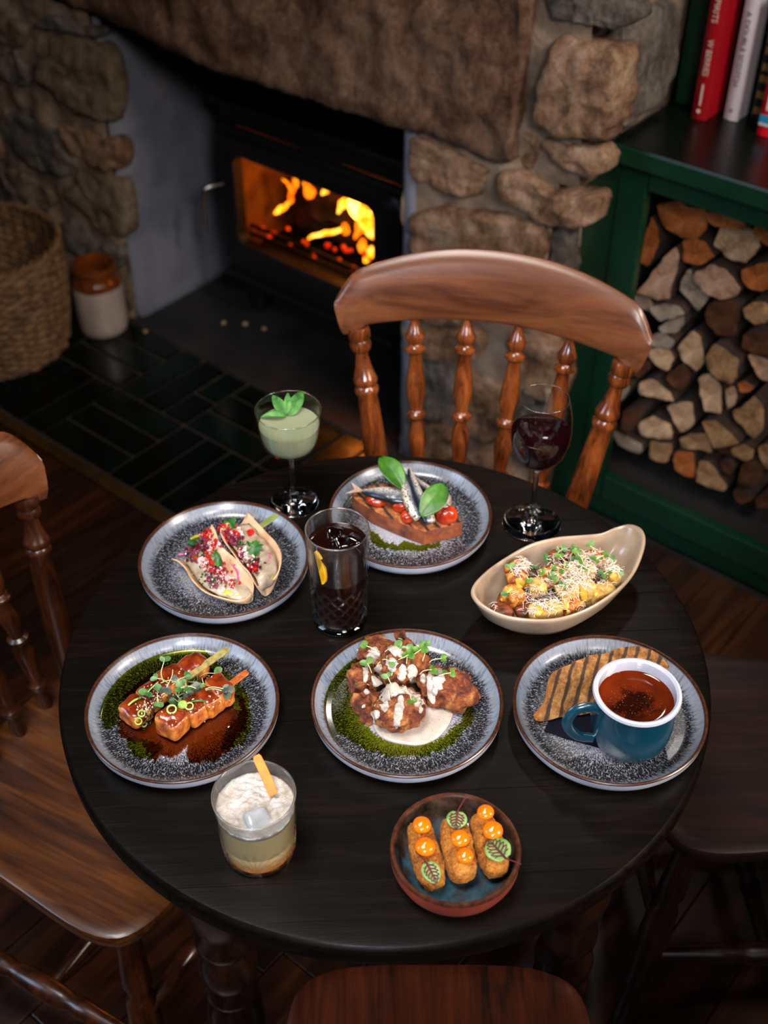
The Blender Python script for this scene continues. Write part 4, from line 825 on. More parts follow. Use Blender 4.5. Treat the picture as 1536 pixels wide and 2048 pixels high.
# ================================================================== FOOD: helpers
class Surf:                                                # remembers built shapes so that sauces and leaves can be laid on them
    def __init__(s): s.v = []; s.f = []; s.t = None
    def add(s, mb): o = len(s.v); s.v += mb.v; s.f += [tuple(i + o for i in q) for q in mb.f]; s.t = None; return mb
    def hit(s, px, py, z=.758):
        if s.t is None and s.v: s.t = BVHTree.FromPolygons(s.v, s.f)
        p = P(px, py, z); nrm = V3((0, 0, 1))
        if s.t:
            d = (p - CAM).normalized(); h = s.t.ray_cast(CAM, d)
            if h[0] is not None and (h[0] - CAM).length < (p - CAM).length:
                n = h[1] if h[1].dot(d) < 0 else -h[1]; return h[0], n
        return p, nrm
def ribbon(sf, pts, wid, h, z=.758, n=None):
    n = n or 6 * len(pts) + 8; pp = spline([(a, b, 0) for a, b in pts], n, False); hs = [sf.hit(p.x, p.y, z) for p in pp]; R = []
    ps = [x[0] for x in hs]; ns = [x[1] for x in hs]
    for i in range(n):
        a, b = max(0, i - 1), min(n - 1, i + 1); t = (ps[b] - ps[a]).normalized(); nn = (ns[a] + ns[i] + ns[b] + V3((0, -.2, .4))).normalized(); s_ = t.cross(nn).normalized()
        f = i / (n - 1); w_ = wid[min(len(wid) - 1, int(f * (len(wid) - 1)))]; w2 = wid[min(len(wid) - 1, int(f * (len(wid) - 1)) + 1)]; w_ += (w2 - w_) * (f * (len(wid) - 1) % 1)
        de = min(sum((ps[q] - ps[q + 1]).length for q in range(i)), sum((ps[q] - ps[q + 1]).length for q in range(i, n - 1))); e = min(1, (.02 + de / max(1e-5, w_ * 1.1)) ** .5); w_ *= e * (1 + .3 * noise.noise(ps[i] * 260))
        pm = ps[i] if i in (0, n - 1) else (ps[i] * 2 + ps[a] + ps[b]) / 4
        R.append([pm + s_ * (w_ * cos(q)) + nn * (h * e * max(-.5, sin(q))) for q in [2 * PI * k / 10 for k in range(10)]])
    return MB().loft(R)
def pool(pts, h, n=72, wob=.0006):
    ring = spline(pts, n); c = sum(ring, V3()) / n; R = []
    for s_, z in ((1, 0), (.995, h * .55), (.97, h * .9), (.9, h), (.7, h * .95), (.4, h * .9), (.1, h * .9)):
        R.append([c + (p - c) * s_ + V3((0, 0, z + (wob * noise.noise(p * s_ * 90 + V3((0, 0, 3))) if s_ < .98 else 0))) for p in ring])
    return MB().loft(R)
def pz(r): return TZ + (.0066 if r < .06 else .0066 + (r - .06) / .026 * .0006 if r < .086 else .0072 + (r - .086) / .008 * .0016 if r < .094 else .0088 + (r - .094) / .0055 * .0037 if r < .0995 else .0125)
def inpoly(x, y, poly):
    r = False; n = len(poly)
    for i in range(n):
        (x1, y1), (x2, y2) = poly[i], poly[i - 1]
        if (y1 > y) != (y2 > y) and x < (x2 - x1) * (y - y1) / (y2 - y1) + x1: r = not r
    return r
def oilfilm(name, key, polys, holes, m, label, cat, rmin=.0, rmax=.096, lift=.0005, thick=0):
    cx, cy = PLC[key]; NA, NR = 300, 64; polys = [[P(a, b, .7572)[:2] for a, b in p] for p in polys]; holes = [[P(a, b, .7572)[:2] for a, b in p] for p in holes]
    idx = {}; q = MB(); vs = []; fs = []
    def vid(i, j):
        k = (i % NA, j)
        if k not in idx:
            a = 2 * PI * i / NA; r = rmin + (rmax - rmin) * j / NR; idx[k] = len(vs); vs.append((cx + r * cos(a), cy + r * sin(a), pz(r) + lift))
        return idx[k]
    for i in range(NA):
        a = 2 * PI * (i + .5) / NA; jit = .0045 * noise.noise(V3((cos(a) * 30, sin(a) * 30, 5))) + .003 * noise.noise(V3((cos(a) * 90, sin(a) * 90, 1)))
        for j in range(NR):
            r = rmin + (rmax - rmin) * (j + .5) / NR + jit; x, y = cx + r * cos(a), cy + r * sin(a)
            if any(inpoly(x, y, p) for p in polys) and not any(inpoly(x, y, p) for p in holes): fs.append((vid(i, j), vid(i, j + 1), vid(i + 1, j + 1), vid(i + 1, j)))
    q.add(vs, fs); return tag(q.build(name, m, o=(cx, cy, TZ)), label, cat)
M['oil'] = film('green_herb_oil', 'c2c850'); M['soy'] = film('soy_glaze', 'd08448')
M['mg'] = leafmat('microgreen_leaf', ['24481f', '446c34', '68894e'], .45, 90, .1); M['mgd'] = leafmat('dark_microgreen_leaf', ['1c2018', '3a4034', '4c5a44'], .45, 90, .1)
M['mgb'] = leafmat('bright_microgreen_leaf', ['26480e', '426c1c', '70883e'], .45, 90, .1); M['mgs'] = mat('pale_stem', ['9fae6c', 'c4c998'], 60, rough=.45, sss=.2)
def sprig(p, az, L, lab, grp, m='mg', ls=.0085, seed=0, el=.35):
    r = random.Random(seed); p = V3(p); t = thing('microgreen_sprig', lab, 'microgreen', p, grp)
    d = V3((cos(az), sin(az), el)); pts = [V3(), d * (L * .4) + V3((r.uniform(-.3, .3) * L * .3, r.uniform(-.3, .3) * L * .3, L * .12)), d * L]
    MB().tube(spline(pts, 10, False), [.00055] * 10, 6).build('stem', M['mgs'], t)
    for k in range(r.choice((2, 2, 3))):
        a2 = az + (-1) ** k * r.uniform(.5, 1.2) + (0 if k < 2 else .3); b = pts[2] if k < 2 else pts[1]; l2 = ls * r.uniform(.8, 1.25)
        leaf(b, b + V3((cos(a2), sin(a2), r.uniform(-.2, .35))) * l2, l2 * .85, .2, r.uniform(-.2, .3), V3((r.uniform(-.4, .4), -.35, 1)), lambda q: (sin(PI * min(1, q * .9 + .06)) ** .6), 8, 4).build('leaf', M[m], t)
    return t
def specks(name, pts, m, r0, r1, parent=None, o=(0, 0, 0), seed=1, n=2):
    r = random.Random(seed); q = MB()
    for p in pts: q.ico(p, (r.uniform(r0, r1) * 1.5, r.uniform(r0, r1), r.uniform(r0, r1) * .8), n, 0, 1, 0, 1, Rm(r.uniform(0, 3), r.uniform(0, 3), r.uniform(0, 3)))
    return q.build(name, m, parent, o=o)

SPR = {}
ORDL = ['leftmost', 'second', 'third', 'fourth', 'fifth', 'sixth', 'seventh', 'eighth', 'ninth', 'tenth', 'eleventh', 'twelfth', 'thirteenth', 'fourteenth', 'fifteenth', 'sixteenth']
def label_sprigs(key, regions):                            # region of the dish, then order from the left within it
    rows = {}
    for t, x, y, tone in SPR[key]:
        r = min(regions, key=lambda q: math.hypot(q[1] - x, q[2] - y))[0]; rows.setdefault(r, []).append((x, tone, t))
    for r, lst in rows.items():
        lst.sort(key=lambda q: q[0])
        for i, (x, tone, t) in enumerate(lst):
            t['label'] = f"{tone} sprig on {r}" + ('' if len(lst) == 1 else f", {ORDL[i]}" + ('' if i == 0 else ' from left') + ' there')

# ================================================================== GLAZED SKEWERS (left plate)
cP = crop(230, 1280, 5.486); sP = Surf(); gP = 'glazed meat chunks on the left plate'
oilfilm('herb_oil', 'pork', [[(186, 1415), (196, 1360), (225, 1318), (270, 1290), (330, 1276), (395, 1290), (440, 1330), (480, 1365), (498, 1395), (503, 1450), (488, 1490), (440, 1500), (470, 1420), (430, 1370), (360, 1340), (300, 1360), (240, 1410), (232, 1450), (212, 1460)], [(250, 1478), (270, 1472), (330, 1490), (300, 1520), (268, 1512)]], [], M['oil'], 'green herb oil ring pooled on the skewer plate', 'oil', .02)
oilfilm('soy_glaze_pool', 'pork', [[cP(*p) for p in [(20,930),(60,700),(100,600),(300,430),(540,280),(750,250),(1000,300),(1120,330),(1080,420),(1200,560),(1300,600),(1420,640),(1460,800),(1440,960),(1370,1060),(1270,1200),(1100,1330),(820,1350),(780,1250),(800,1150),(720,1240),(620,1290),(500,1250),(460,1330),(380,1280),(330,1180),(280,1120),(140,1110),(60,1060)]]], [[cP(*p) for p in [(1270,600),(1330,620),(1390,760),(1350,800),(1310,720)]]], M['soy'], 'dark red brown soy glaze pooled around the skewers', 'sauce', lift=.0009)
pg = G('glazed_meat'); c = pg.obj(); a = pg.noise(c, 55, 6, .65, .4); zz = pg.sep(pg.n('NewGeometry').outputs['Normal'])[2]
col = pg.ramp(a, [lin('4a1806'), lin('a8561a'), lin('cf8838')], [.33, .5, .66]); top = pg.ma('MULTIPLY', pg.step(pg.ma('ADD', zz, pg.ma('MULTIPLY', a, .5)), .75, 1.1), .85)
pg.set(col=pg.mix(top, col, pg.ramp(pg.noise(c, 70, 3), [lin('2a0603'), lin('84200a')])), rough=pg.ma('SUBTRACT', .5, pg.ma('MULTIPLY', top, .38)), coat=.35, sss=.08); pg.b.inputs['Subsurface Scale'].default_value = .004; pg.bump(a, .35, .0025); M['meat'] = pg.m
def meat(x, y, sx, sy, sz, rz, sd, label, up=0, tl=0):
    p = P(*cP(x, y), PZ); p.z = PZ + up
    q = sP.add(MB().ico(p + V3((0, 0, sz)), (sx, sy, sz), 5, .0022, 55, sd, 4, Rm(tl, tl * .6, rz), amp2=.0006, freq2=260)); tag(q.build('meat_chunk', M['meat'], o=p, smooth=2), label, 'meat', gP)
meat(655, 1000, .0155, .0160, .0150, .95, 1, 'glazed chunk at near end of front skewer with dark corner')
meat(880, 850, .0150, .0150, .0135, .8, 2, 'second chunk from near end of front skewer'); meat(1060, 760, .0140, .0140, .0140, .7, 3, 'third chunk of front skewer, right of the microgreens'); meat(1165, 650, .0125, .0180, .0150, .6, 4, 'far end chunk of front skewer beside its wooden stick')
meat(250, 860, .0150, .0165, .0125, .9, 5, 'near end chunk of back skewer topped with onion rings'); meat(430, 690, .0165, .0150, .0125, .8, 6, 'second chunk of back skewer under sesame seeds'); meat(640, 530, .0165, .0150, .0130, .7, 7, 'third chunk of back skewer under the microgreens'); meat(870, 380, .0165, .0140, .0120, .7, 8, 'red glazed far end chunk of back skewer')
M['stick'] = mat('bamboo_stick', ['5e5428', '8a7c42', '9c8c50'], 120, 3, rough=.55, st=(1, 1, .3)); M['stick2'] = mat('glazed_bamboo_stick', ['6a2a08', '9a4a14', 'b0642a'], 160, 4, rough=.4)
def stick(a, za, b, zb_, w_, m, label):
    a = P(*a, za); b = P(*b, zb_); d = (b - a).normalized(); s_ = d.cross(V3((0, 0, 1))).normalized() * w_; n = s_.cross(d).normalized() * .0011
    R = [[p + s_ * k * ww + n * m1 for k, m1 in ((-1, -1), (1, -1), (1, 1), (-1, 1))] for p, ww in ((a, 1), (b - d * w_ * .8, 1), (b - d * w_ * .25, .85), (b, .5))]
    return tag(MB().loft(R).build('bamboo_stick', m, o=a, bev=.0005), label, 'skewer', 'flat bamboo sticks')
stick(cP(800, 400), .778, cP(1245, 95), .782, .0048, M['stick'], 'pale flat bamboo stick of the back skewer'); stick(cP(1080, 630), .774, cP(1455, 345), .779, .0044, M['stick2'], 'glaze stained flat bamboo stick of the front skewer')
rg = random.Random(4)
for i in range(40):
    x, y = rg.gauss(740, 135), rg.gauss(540, 72); x = min(1000, max(480, x)); y = min(700, max(400, y)); p, n = sP.hit(*cP(x, y))
    tn = ('green', 'bright green', 'dark purplish')[(i % 3 == 0) * 2]
    SPR.setdefault('p', []).append((sprig(p + V3((0, 0, rg.uniform(.004, .012))), rg.uniform(0, 6.28), rg.uniform(.014, .03), 'microgreen sprig in the tangle on top of the glazed skewers', 'microgreens on the skewers', 'mgd' if i % 3 == 0 else 'mg', .0088, i, .1), x, y, tn))
label_sprigs('p', (('the third chunk of the back skewer', 620, 480), ('the upper middle of the glazed skewers', 760, 470), ('the far end of the front skewer', 930, 500), ('the second chunk of the back skewer', 540, 600), ('the middle of the front skewer', 760, 640), ('the right side of the front skewer', 930, 640)))
M['scal'] = mat('spring_onion', ['5c8a28', '8db04c', 'b6c878'], 90, rough=.3, sss=.3); M['scal_d'] = mat('green_onion_strip', ['1d4a16', '3c7a2a'], 90, rough=.35)
for i, (x, y, r, l) in enumerate(((288, 815, .0085, 'topmost of the three onion rings on near back chunk'), (255, 885, .0085, 'left of the three onion rings on near back chunk'), (322, 930, .0072, 'lower right of the three onion rings on near back chunk'), (625, 770, .0115, 'spring onion ring lying on the front skewer'), (820, 735, .0098, 'pale onion ring half hidden by green slice'))):
    p, n = sP.hit(*cP(x, y)); n = (n + V3((0, -.5, .8))).normalized(); Q = n.to_track_quat('Z', 'X').to_matrix().to_4x4(); r *= .5
    for_ = MB().lathe([(r * .72, 0), (r, 0), (r * 1.03, .0012), (r, .0024), (r * .72, .0024), (r * .68, .0012), (r * .72, 0)], 28, Matrix.Translation(p + n * .0006) @ Q)
    tag(for_.build('spring_onion_ring', M['scal'], o=p), l, 'onion ring', 'spring onion rings')
for i, (x, y, a, l) in enumerate(((745, 730, 0, 'bright green onion slice beside the ring on front skewer'), (350, 590, 1, 'dark green onion strip crossing the back skewer'), (920, 690, 2, 'green onion strip under the sprouts at right'), (215, 690, 3, 'pale onion strip at left of the back skewer'))):
    p, n = sP.hit(*cP(x, y)); dv = ((.004, 0, 0), (.012, .016, 0), (.014, .001, 0), (.010, .010, 0))[a]
    if a == 0: q = MB().ico(p + V3((0, 0, .003)), (.0055, .005, .004), 2.5, .0006, 200, 3, 3)
    else: q = MB().tube(spline([p - V3(dv) * .6 + V3((0, 0, .003)), p + V3((0, 0, .0045)), p + V3(dv) * .6 + V3((0, 0, .002))], 10, False), [.0013] * 10, 8, .5)
    tag(q.build('spring_onion_slice', M['scal_d'] if a in (1, 2) else M['scal'], o=p), l, 'onion slice')
M['ses'] = mat('white_sesame', ['c9b48c', 'e0cfae'], 200, rough=.5); M['sesb'] = mat('black_sesame', ['0c0b0d', '1c1a1e'], 200, rough=.35)
pts = []; 
for cx_, cy_, s_, k in ((320, 730, 45, 26), (360, 780, 30, 12), (440, 580, 55, 18), (480, 610, 40, 8), (1060, 640, 40, 9), (900, 760, 90, 6), (680, 860, 20, 2), (1040, 430, 20, 4), (750, 600, 200, 14), (640, 370, 40, 4), (1245, 960, 3, 1), (530, 1290, 3, 1)):
    for _ in range(k):
        p, n = sP.hit(*cP(rg.gauss(cx_, s_), rg.gauss(cy_, s_))); pts.append(p + n * .0006)
tag(specks('white_sesame_seeds', pts, M['ses'], .0007, .001, seed=2), 'white sesame seeds scattered on the glazed skewers', 'seeds', kind='stuff')
pts = []
for cx_, cy_, s_, k in ((400, 660, 50, 40), (440, 630, 40, 25), (360, 830, 45, 30), (380, 900, 25, 14), (650, 690, 80, 20)):
    for _ in range(k):
        p, n = sP.hit(*cP(rg.gauss(cx_, s_), rg.gauss(cy_, s_))); pts.append(p + n * .0006)
tag(specks('black_sesame_seeds', pts, M['sesb'], .0007, .001, seed=3), 'black sesame seeds clustered on the back skewer', 'seeds', kind='stuff')

# ================================================================== FRIED CHICKEN (centre plate)
cC = crop(610, 1240, 3.746); sC = Surf()
oilfilm('herb_oil', 'chicken', [[(633, 1415), (640, 1365), (665, 1320), (690, 1300), (735, 1330), (720, 1400), (730, 1450), (760, 1475), (830, 1492), (885, 1475), (925, 1440), (930, 1405), (945, 1405), (948, 1440), (905, 1490), (850, 1512), (780, 1512), (735, 1500), (690, 1475), (670, 1462), (680, 1500), (655, 1470)]], [], M['oil'], 'green herb oil crescent on the fried chicken plate', 'oil', .02, .0955)
sg_ = G('peppered_sauce'); c = sg_.obj(); dk = sg_.step(sg_.noise(c, 620, 2, .6), .64, .70); sg_.set(col=sg_.mix(dk, sg_.ramp(sg_.noise(c, 40, 3), [lin('96897c'), lin('b0a59b')]), lin('4a3f38')), rough=.22, sss=.25); sg_.b.inputs['Subsurface Scale'].default_value = .003; M['mayo'] = sg_.m
tag(pool([P(*cC(*p), PZ) for p in [(495,740),(480,690),(560,640),(760,620),(960,650),(1100,675),(1108,720),(1060,820),(960,910),(820,945),(620,910),(530,840)]], .0035).build('dipping_sauce', M['mayo'], smooth=2, o=P(*cC(800, 800), PZ)), 'pool of speckled white sauce under the fried chicken', 'sauce')
fg2 = G('fried_crust'); c = fg2.obj(); a = fg2.noise(c, 60, 8, .7, .5); fg2.set(col=fg2.ramp(a, [lin('240a04'), lin('66290f'), lin('8f5022'), lin('b07c42')], [.36, .47, .56, .67]), rough=.6, spec=.4); fg2.bump(fg2.noise(c, 140, 8, .75), .9, .004); M['crust'] = fg2.m
def chick(x, y, r, rz, sd, label, up=0, tl=(0, 0)):
    p = P(*cC(x, y), PZ); p.z = PZ + up
    q = sC.add(MB().ico(p + V3((0, 0, r[2] * .82)), r, 2.3, .0090, 36, sd, 5, Rm(tl[0], tl[1], rz), amp2=.0034, freq2=150)); q.v = [v + (v - p).normalized() * (.0016 * noise.ridged_multi_fractal(v * 110, 1, 2, 3, 1, 2) - .0016 + .0010 * noise.noise(v * 420)) for v in q.v]; sC.v[-len(q.v):] = q.v; tag(q.build('fried_chicken', M['crust'], o=p, smooth=2), label, 'chicken', 'fried chicken pieces')
chick(720, 760, (.030, .026, .021), .1, 1, 'front piece of fried chicken resting in the white sauce', .002); chick(1050, 580, (.036, .022, .018), -.35, 2, 'long fried chicken piece pointing right', .003, (0, .1)); chick(430, 500, (.017, .020, .018), .2, 3, 'crisp fried chicken piece at left edge of the pile'); chick(545, 340, (.022, .022, .021), .7, 4, 'fried chicken piece at back left of the pile'); chick(740, 470, (.026, .026, .026), .4, 5, 'tall middle piece of fried chicken under the sprouts', .006)
chick(450, 660, (.014, .011, .012), .5, 6, 'small fried nub at left of the front piece'); chick(735, 250, (.0085, .010, .017), .2, 7, 'pointed fried tip standing at back of the pile', .008); chick(455, 735, (.0085, .0075, .0075), .2, 8, 'smallest fried crumb at left by the sauce')
sauce = thing('sauce_drizzle', 'speckled white sauce drizzled over the fried chicken', 'sauce', P(*cC(730, 500), .79))
for i, (pts, wd) in enumerate(((( (720,560),(715,620),(700,700),(690,760),(685,815)), (.0035, .0042, .0062, .0042, .0038)), (((590,530),(600,580),(610,640),(600,690)), (.009, .010, .008, .004)), (((700,540),(760,545),(820,570),(850,630),(870,700)), (.006, .008, .0075, .006, .0035)), (((820,600),(900,625)), (.006, .004)), (((960,370),(945,450),(940,540),(965,630)), (.0045, .0055, .0048, .0035)), (((1010,360),(1005,420),(1000,480),(1030,520)), (.006, .0075, .0065, .0045)), (((990,470),(965,560)), (.004, .003)), (((880,400),(890,480)), (.005, .003)), (((650,280),(650,340),(670,390)), (.0075, .0085, .005)), (((730,330),(725,400),(722,460)), (.006, .0055, .004)), (((800,330),(800,400),(795,480)), (.006, .0065, .004)), (((520,200),(515,260),(510,330)), (.008, .0095, .008)), (((470,290),(450,400),(450,470)), (.0045, .0045, .003)), (((560,330),(550,420),(520,500)), (.009, .010, .008)), (((440,540),(480,535)), (.006, .004)), (((560,690),(520,720),(515,770)), (.0065, .0065, .006)), (((560,530),(700,520),(800,530)), (.007, .008, .006)), (((430,640),(450,655)), (.0055, .004)), (((640,190),(700,250),(760,270)), (.006, .006, .004)))):
    ribbon(sC, [cC(*p) for p in pts], wd, .0016).build('sauce_strip', M['mayo'], sauce, o=sauce.location, smooth=2)
for i, (x, y, a, L) in enumerate(((360,245,-.3,.024),(600,250,.2,.012),(700,310,.3,.012),(760,340,1.5,.014),(800,280,.5,.012),(860,420,.2,.014),(880,320,1.4,.018),(930,330,.1,.014),(1000,430,0,.014),(560,470,2.8,.014),(600,470,.9,.013),(740,500,.5,.013),(650,560,1.8,.018),(780,560,-1.4,.014),(500,410,2.0,.012),(540,350,.6,.013),(480,500,3.0,.010),(520,660,.6,.022),(650,430,1.5,.018),(560,250,2.9,.016),(700,150,-1.0,.014),(580,310,-.6,.012))):
    p, n = sC.hit(*cC(x, y)); SPR.setdefault('c', []).append((sprig(p + V3((0, 0, .003)), a, L, 'bright green microgreen sprig strewn over the fried chicken', 'microgreens on the chicken', 'mgb' if i % 3 else 'mg', .0085, 50 + i, .35), x, y, 'bright green' if i % 3 else 'dull green'))
label_sprigs('c', (('the front piece of fried chicken', 680, 640), ('the right piece of fried chicken', 960, 430), ('the tall middle piece of fried chicken', 740, 430), ('the back left piece of fried chicken', 560, 270), ('the left piece of fried chicken', 450, 450), ('the pointed tip of fried chicken', 720, 210)))

# ================================================================== SOUP PLATE: napkin and toast
cS = crop(1010, 1250, 3.657)
M['navy'] = mat('navy_napkin', ['080911', '0d0f1a'], 90, rough=.9, bump=.15, bscale=500, spec=.08)
tag(MB().slab([P(*cS(*p), PZ + .0006) for p in [(285,775),(330,690),(470,610),(700,560),(1020,760),(1062,1000),(985,990),(700,905),(430,830)]][::-1], (0, 0, .0012), .0003).build('napkin', M['navy'], o=P(*cS(650, 800), PZ)), 'folded navy paper napkin under the mug and toast', 'napkin')
def toastmat(name, ax, freq, crumb, char, ph=0):
    g = G(name); c = g.obj(); a = g.noise(c, 90, 6, .7); x = g.sep(g.map(c, (1, 1, 1), (0, 0, ax)))[0]
    s_ = g.ma('SINE', g.ma('ADD', g.ma('ADD', g.ma('MULTIPLY', x, freq), ph), g.ma('MULTIPLY', g.noise(c, 60, 4), 3.2)))
    st_ = g.ma('MULTIPLY', g.step(s_, .35, .85), .9); col = g.ramp(a, [lin(q) for q in crumb], [.36, .5, .64]); g.set(col=g.mix(st_, col, lin(char)), rough=.8); g.bump(g.noise(c, 190, 7, .75), .8, .003); return g.m
M['toastA'] = toastmat('grilled_sourdough', .35, 480, ['55300f', '855522', 'a97c42'], '1c0c05'); M['crustA'] = mat('bread_crust', ['6a3410', 'a8601f', 'c8883c'], 70, 5, rough=.7, bump=.6, bscale=160)
na = V3((.06, -.56, .82)).normalized(); pa = P(*cS(240, 700), PZ + .005)
outl = [PP(*cS(*p), pa, na) for p in [(228,700),(300,560),(350,360),(460,295),(600,230),(760,195),(860,160),(980,158),(1090,190),(1185,270),(1195,320),(1100,420),(900,520),(650,640),(460,665)]]
outl = [p + V3((.0016 * noise.noise(p * 170), .0016 * noise.noise(p * 170 + V3((7, 0, 0))), .0016 * noise.noise(p * 170 + V3((0, 7, 0))))) for p in spline(outl, 60)]; q = MB(); th = na * -.017; cen = sum(outl, V3()) / 60
for rs, mi in (([[p + th for p in outl], [p + (cen - p) * -.01 + th * .6 for p in outl], [p + th * .12 for p in outl], [p + (cen - p) * .012 for p in outl]], 1),): q.loft(rs, False, mi=1)
q.loft([[cen + (p - cen) * s_ + na * (.0012 * noise.noise((cen + (p - cen) * s_) * 160)) for p in outl] for s_ in (.988, .9, .75, .55, .3, .05)], False, mi=0); q.add([p + th for p in outl], [tuple(range(60))], mi=1)
low = min(p.z for p in q.v); q.v = [p + V3((0, 0, max(0, PZ + .002 - p.z) * .9)) for p in q.v]
tag(q.build('toast_slice', [M['toastA'], M['crustA']], o=cen, smooth=True), 'grilled bread slice with char stripes leaning behind the teal mug', 'toast')

# ================================================================== CROQUETTES (small bowl)
cQ = crop(740, 1560, 4.518); sQ = Surf()
qg = G('breadcrumb'); c = qg.obj(); a = qg.noise(c, 50, 4, .6); b2 = qg.noise(c, 420, 4, .7); qg.set(col=qg.ramp(qg.ma('ADD', qg.ma('MULTIPLY', a, .55), qg.ma('MULTIPLY', b2, .45)), [lin('5a280a'), lin('a85e1c'), lin('cc8832'), lin('d69c52')], [.36, .46, .55, .66]), rough=.75, spec=.3); qg.bump(qg.noise(c, 480, 6, .8), 1.0, .0028); M['crumb'] = qg.m
def croq(a, b, r, sd, label, za, zb_):
    a = P(*cQ(*a), za); b = P(*cQ(*b), zb_); d = b - a; L = d.length / 2; d.normalize(); Rr = d.to_track_quat('X', 'Z').to_matrix()
    q = sQ.add(MB().ico((a + b) / 2, (L, r, r * .98), 3.2, .0016, 90, sd, 5, Rr, amp2=.0013, freq2=430)); tag(q.build('croquette', M['crumb'], o=(a + b) / 2 - V3((0, 0, r)), smooth=2), label, 'croquette', 'breadcrumbed croquettes')
croq((425, 400), (585, 960), .0150, 1, 'left croquette with two dollops and a red veined leaf', .774, .772); croq((735, 370), (855, 900), .0162, 2, 'middle croquette with leaf at top and two dollops', .776, .774); croq((985, 320), (1160, 860), .0150, 3, 'right croquette in shadow with large round leaf', .775, .773)
M['aioli'] = mat('orange_sauce', ['cc6007', 'd9720f'], 30, rough=.12, coat=.4, sss=.3)
for i, (x, y, r, l) in enumerate(((468, 415, 86, 'upper orange dollop on left croquette'), (497, 612, 95, 'lower orange dollop on left croquette'), (812, 535, 85, 'upper orange dollop on middle croquette'), (857, 690, 78, 'lower orange dollop on middle croquette'), (1043, 298, 80, 'uppermost orange dollop on right croquette'), (1108, 465, 94, 'larger orange dollop on right croquette'))):
    p, n = sQ.hit(*cQ(x, y + 8)); rr = r / 4.518 * 1.23 / FPX; q = MB(); rn = random.Random(i); ox, oy = rn.uniform(-.1, .1), rn.uniform(-.1, .1)
    q.lathe([(.0001, -.5), (.75, -.45), (.97, -.1), (1.0, .15), (.93, .45), (.74, .70), (.48, .86), (.24, .95), (.10, 1.02), (.0001, 1.1)], 36, Matrix.Translation(p + V3((0, .0, rr * .22))) @ Rm(ox, oy, 0).to_4x4() @ Matrix.Diagonal((rr, rr, rr * .78, 1)))
    sQ2 = tag(q.build('sauce_dollop', M['aioli'], o=p, smooth=2), l, 'sauce', 'orange sauce dollops')
M['sorrel'] = leafmat('sorrel_leaf', ['3e6626', '668a44', '83a05a'], .4, 60, .3); M['vein'] = mat('red_vein', ['3a0612', '5e0c20'], 60, rough=.45)
def sorrel(base, tip, w_, stem, lab, sd, lift=.004, zl=None):
    A, na_ = sQ.hit(*cQ(*base)); B, nb_ = sQ.hit(*cQ(*tip)); zl = zl or max(A.z, B.z); A = P(*cQ(*base), zl + lift); B = P(*cQ(*tip), zl + lift - .0025); S = P(*cQ(*stem), zl + lift + .001)
    d = B - A; L = d.length; u = d.normalized(); W_ = w_ / 4.518 * 1.23 / FPX; n = V3((0, -.25, 1)).normalized(); s_ = u.cross(n).normalized(); n = s_.cross(u)
    t = thing('sorrel_leaf', lab, 'leaf', A, 'red veined sorrel leaves')
    shp = lambda q: max(.02, (sin(PI * min(1, .08 + q * .93)) ** .55)); leaf(A, B, W_, .12, .12, n, shp, 16, 8, .02, sd).build('blade', M['sorrel'], t, o=A, solid=.0004)
    def at(q, k): w2 = shp(q) * W_ / 2; return A + u * (L * q) + s_ * (k * w2) + n * (abs(k) * w2 * .12 + .0006 + .12 * L * .25 * (1 - 4 * (q - .5) ** 2))
    q = MB(); q.tube([at(x, 0) for x in (0, .25, .5, .75, .92)], [.0013, .0011, .0009, .0007, .0004], 6)
    for x in (.12, .3, .46, .62, .76):
        for k in (-1, 1):
            e = min(1, x + .24); q.tube([at(x, 0), at((x + e) / 2 - .02, k * .4), at(e, k * .72)], [.0008, .0007, .0005], 6); q.tube([at((x + e) / 2 - .02, k * .4), at((x + e) / 2 - .03, k * .75)], [.0006, .0004], 5)
    q.build('veins', M['vein'], t, o=A); MB().tube(spline([A, A.lerp(S, .5) + V3((0, 0, .0006)), S], 8, False), [.0007] * 8, 6).build('stem', M['vein'], t, o=A)
sorrel((510, 745), (605, 935), 165, (412, 645), 'slim sorrel leaf at lower end of left croquette', 1, .003); sorrel((790, 285), (775, 445), 190, (868, 150), 'sorrel leaf at top of middle croquette, stem over the rim', 2, .005); sorrel((1225, 710), (1075, 545), 235, (1365, 762), 'large round sorrel leaf on right croquette', 3, .005)

# ================================================================== TACOS (back left plate)
cT = crop(335, 1010, 6.144); sT = Surf()
tg = G('tortilla'); c = tg.obj(); a = tg.noise(c, 40, 4); ch = tg.step(tg.noise(c, 95, 3, .6), .70, .76); tg.set(col=tg.mix(ch, tg.ramp(a, [lin('a07450'), lin('bf9a76'), lin('caa888')]), lin('3a1c0c')), rough=.6, sss=.12); tg.b.inputs['Subsurface Scale'].default_value = .003; tg.bump(tg.noise(c, 120, 4), .25, .002); M['tort'] = tg.m
M['fish'] = mat('white_fish', ['75604c', '978570', 'aea294'], 60, 5, rough=.35, bump=.4, bscale=150, sss=.3); M['lime'] = mat('lime_sauce', ['8a8c1c', 'b0ac3a'], 40, rough=.2, sss=.3)
M['pink'] = mat('pickled_onion', ['a83458', 'd0648a'], 70, rough=.2, sss=.3); M['cor'] = leafmat('coriander_leaf', ['123a0c', '225818', '347026'], .45, 60, .3)
SAL = [mat('salsa_' + n, cs, 90, rough=.15, sss=.2) for n, cs in (('tomato', ['9a0e0a', 'c82414']), ('purple_onion', ['5a1c34', '8c4058']), ('white_onion', ['c09a96', 'd8bcb6']), ('herb', ['16360c', '2c5c1c']), ('dark_onion', ['3c0c1c', '641c30']))]
def resam(pts, n): return spline([(x, y, 0) for x, y in pts], n, False)
